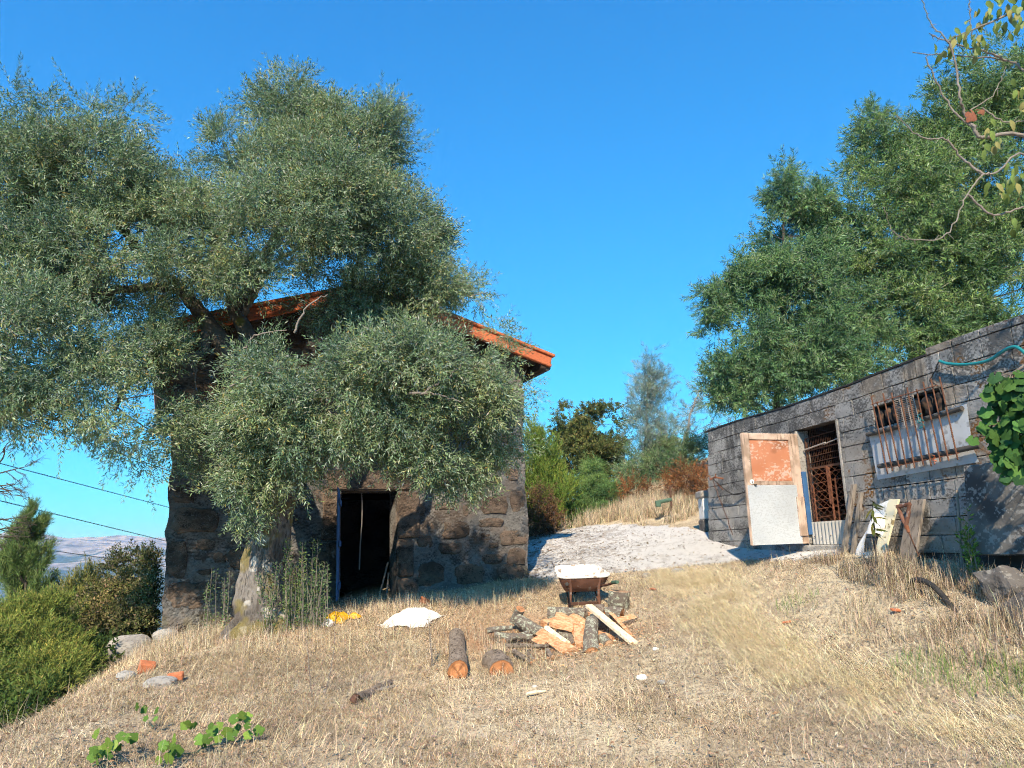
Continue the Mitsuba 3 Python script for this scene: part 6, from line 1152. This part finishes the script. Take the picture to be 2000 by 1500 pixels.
tall([(4.3, 8.2, .42, .7, 3), (4.1, 9.2, .35, .6, 2), (4.45, 7.4, .3, .5, 2), (3.7, 8.0, .5, .6, 1), (4.5, 6.6, .35, .5, 1.6), (4.0, 7.2, .4, .5, 1.2), (3.9, 9.9, .2, .3, .5), (4.9, 6.0, .4, .4, .8)], 12000, .10, .30, 'tangled_dry_grass', 'tangled tall dry grass on the bank below the shed window and slab', STRAW + [(.13, .085, .055), (.16, .15, .07)], [.24, .18, .18, .14, .08, .12, .06], .85)
tall([(3.55, 13.6, .22, .5, 1), (3.75, 12.9, .12, .3, .5), (3.95, 15.1, .2, .4, .5)], 1500, .15, .36, 'tall_dry_grass', 'straw tuft at the left bottom corner of the block shed', STRAW, [.4, .4, .1, .05, .05])
tall([(2.0, 22, 1.6, 1.8, 2), (4.2, 21, 1.4, 2.2, 3), (3.2, 23.5, 2, 1.5, 2), (1.0, 21.2, .7, .8, .6), (3.6, 18.6, .9, .8, 1), (5.0, 23, 1, 2, 1.5), (2.2, 20.2, 1.7, .5, 1.6), (.9, 20.6, .8, .4, .8), (3.6, 19.3, 1, .7, 1)], 52000, .16, .55, 'slope_dry_grass', 'pale dry grass on the slope behind the concrete track', STRAW + [(.13, .15, .06)], [.34, .32, .14, .05, .09, .06], .75, .009)
tall([(4.15, 6.3, .35, .35, 2), (3.75, 6.7, .3, .3, 1), (3.45, 7.0, .25, .25, .7), (4.4, 5.9, .3, .3, 1), (3.15, 9.0, .3, .3, .5), (2.9, 5.0, .15, .15, .4), (3.3, 4.8, .15, .15, .3), (1.6, 5.4, .12, .12, .3)], 1900, .08, .24, 'green_grass', 'patches of fresh green grass at the right edge below the rocks', [(.12, .19, .05), (.18, .25, .08), (.25, .27, .11)], [.4, .4, .2], .5)
x, y = scatter(800, -5.0, 5.0, 4.2, 11.5); n = len(x)
put_grass(x, y, gg.uniform(.16, .38, n), gg.uniform(.003, .004, n), np.abs(gg.normal(.1, .35, n)), gg.uniform(0, 6.3, n), cmix(STRAW, [.4, .4, .1, .05, .05], n, gg, .2), 'single_grass_stems', label='scattered single straw stems standing above the short thatch', cat='grass')

# leaf litter, wood chips
def litter(x, y, z, L, W, cols, w, name, label, cat):
    n = len(x); a = gg.uniform(0, 6.3, n); D = np.stack([np.cos(a), np.sin(a), gg.normal(.05, .22, n)], 1); P = np.stack([x, y, z + .006], 1); D = unit(D)
    S = unit(np.cross(D, UZ + gg.normal(0, .35, (n, 3)))); Lr, Wr = L * gg.uniform(.6, 1.4, (n, 1)), W * gg.uniform(.6, 1.4, (n, 1)); up = UZ * .004
    v = np.stack([P, P + D * Lr * .5 + S * Wr / 2 + up, P + D * Lr, P + D * Lr * .5 - S * Wr / 2 + up], 1).reshape(-1, 3); b = np.arange(n)[:, None] * 4
    add(name, (v, np.concatenate([b + [0, 1, 2], b + [0, 2, 3]], 1).reshape(-1, 3)), 'grass_mat', False, np.repeat(cmix(cols, w, n, gg, .25), 4, 0), label=label, cat=cat, kind='stuff')
x, y = gg.normal(.75, .55, 1500), gg.normal(9.9, .5, 1500); litter(x, y, ground_z(x, y) + .02, .045, .018, [(.62, .38, .22), (.70, .55, .36), (.40, .20, .10)], [.4, .3, .3], 'wood_chips', 'orange and pale wood chips scattered round the firewood pile', 'wood chips')
x, y = gg.uniform(-.2, 4.2, 14000), gg.uniform(10.5, 20.3, 14000); k = contains_xy(PAD, x, y) & (gg.random(14000) < .08 + np.exp(-np.maximum(x - .2 - (y - 14) * .03, 0) * 1.3) * sstep(.35, .6, nz(x, y, 2.2, 71))); x, y = x[k], y[k]
litter(x, y, _spl.ev(x, y) + .030, .06, .025, [(.16, .12, .09), (.28, .22, .16), (.09, .07, .05)], [.4, .35, .25], 'leaf_litter', 'dark dead leaves strewn over the left part of the concrete track', 'dead leaves')
x, y = scatter(9000, -5.5, 5.5, 4.2, 13.5); litter(x, y, ground_z(x, y) + .03, .05, .018, [(.30, .19, .12), (.20, .14, .10), (.42, .33, .24)], [.4, .35, .25], 'ground_litter', 'brown dead leaves lying in the short dry thatch', 'dead leaves')
# ---------------------------------------------------------------- haze
scene['haze_air'] = {'type': 'homogeneous', 'albedo': {'type': 'rgb', 'value': [.95, .95, .95]}, 'sigma_t': {'type': 'rgb', 'value': [4.5e-5, 8.5e-5, 1.5e-4]}}
scene['haze'] = {'type': 'cube', 'to_world': mi.ScalarTransform4f().translate([0, 0, -90]).scale([14500, 14500, 520]), 'bsdf': {'type': 'null'}, 'interior': {'type': 'ref', 'id': 'haze_air'}}
scene['camera']['medium'] = {'type': 'ref', 'id': 'haze_air'}
labels['haze'] = {'kind': 'stuff', 'label': 'thin blue summer haze over the far valley and mountains', 'category': 'haze'}
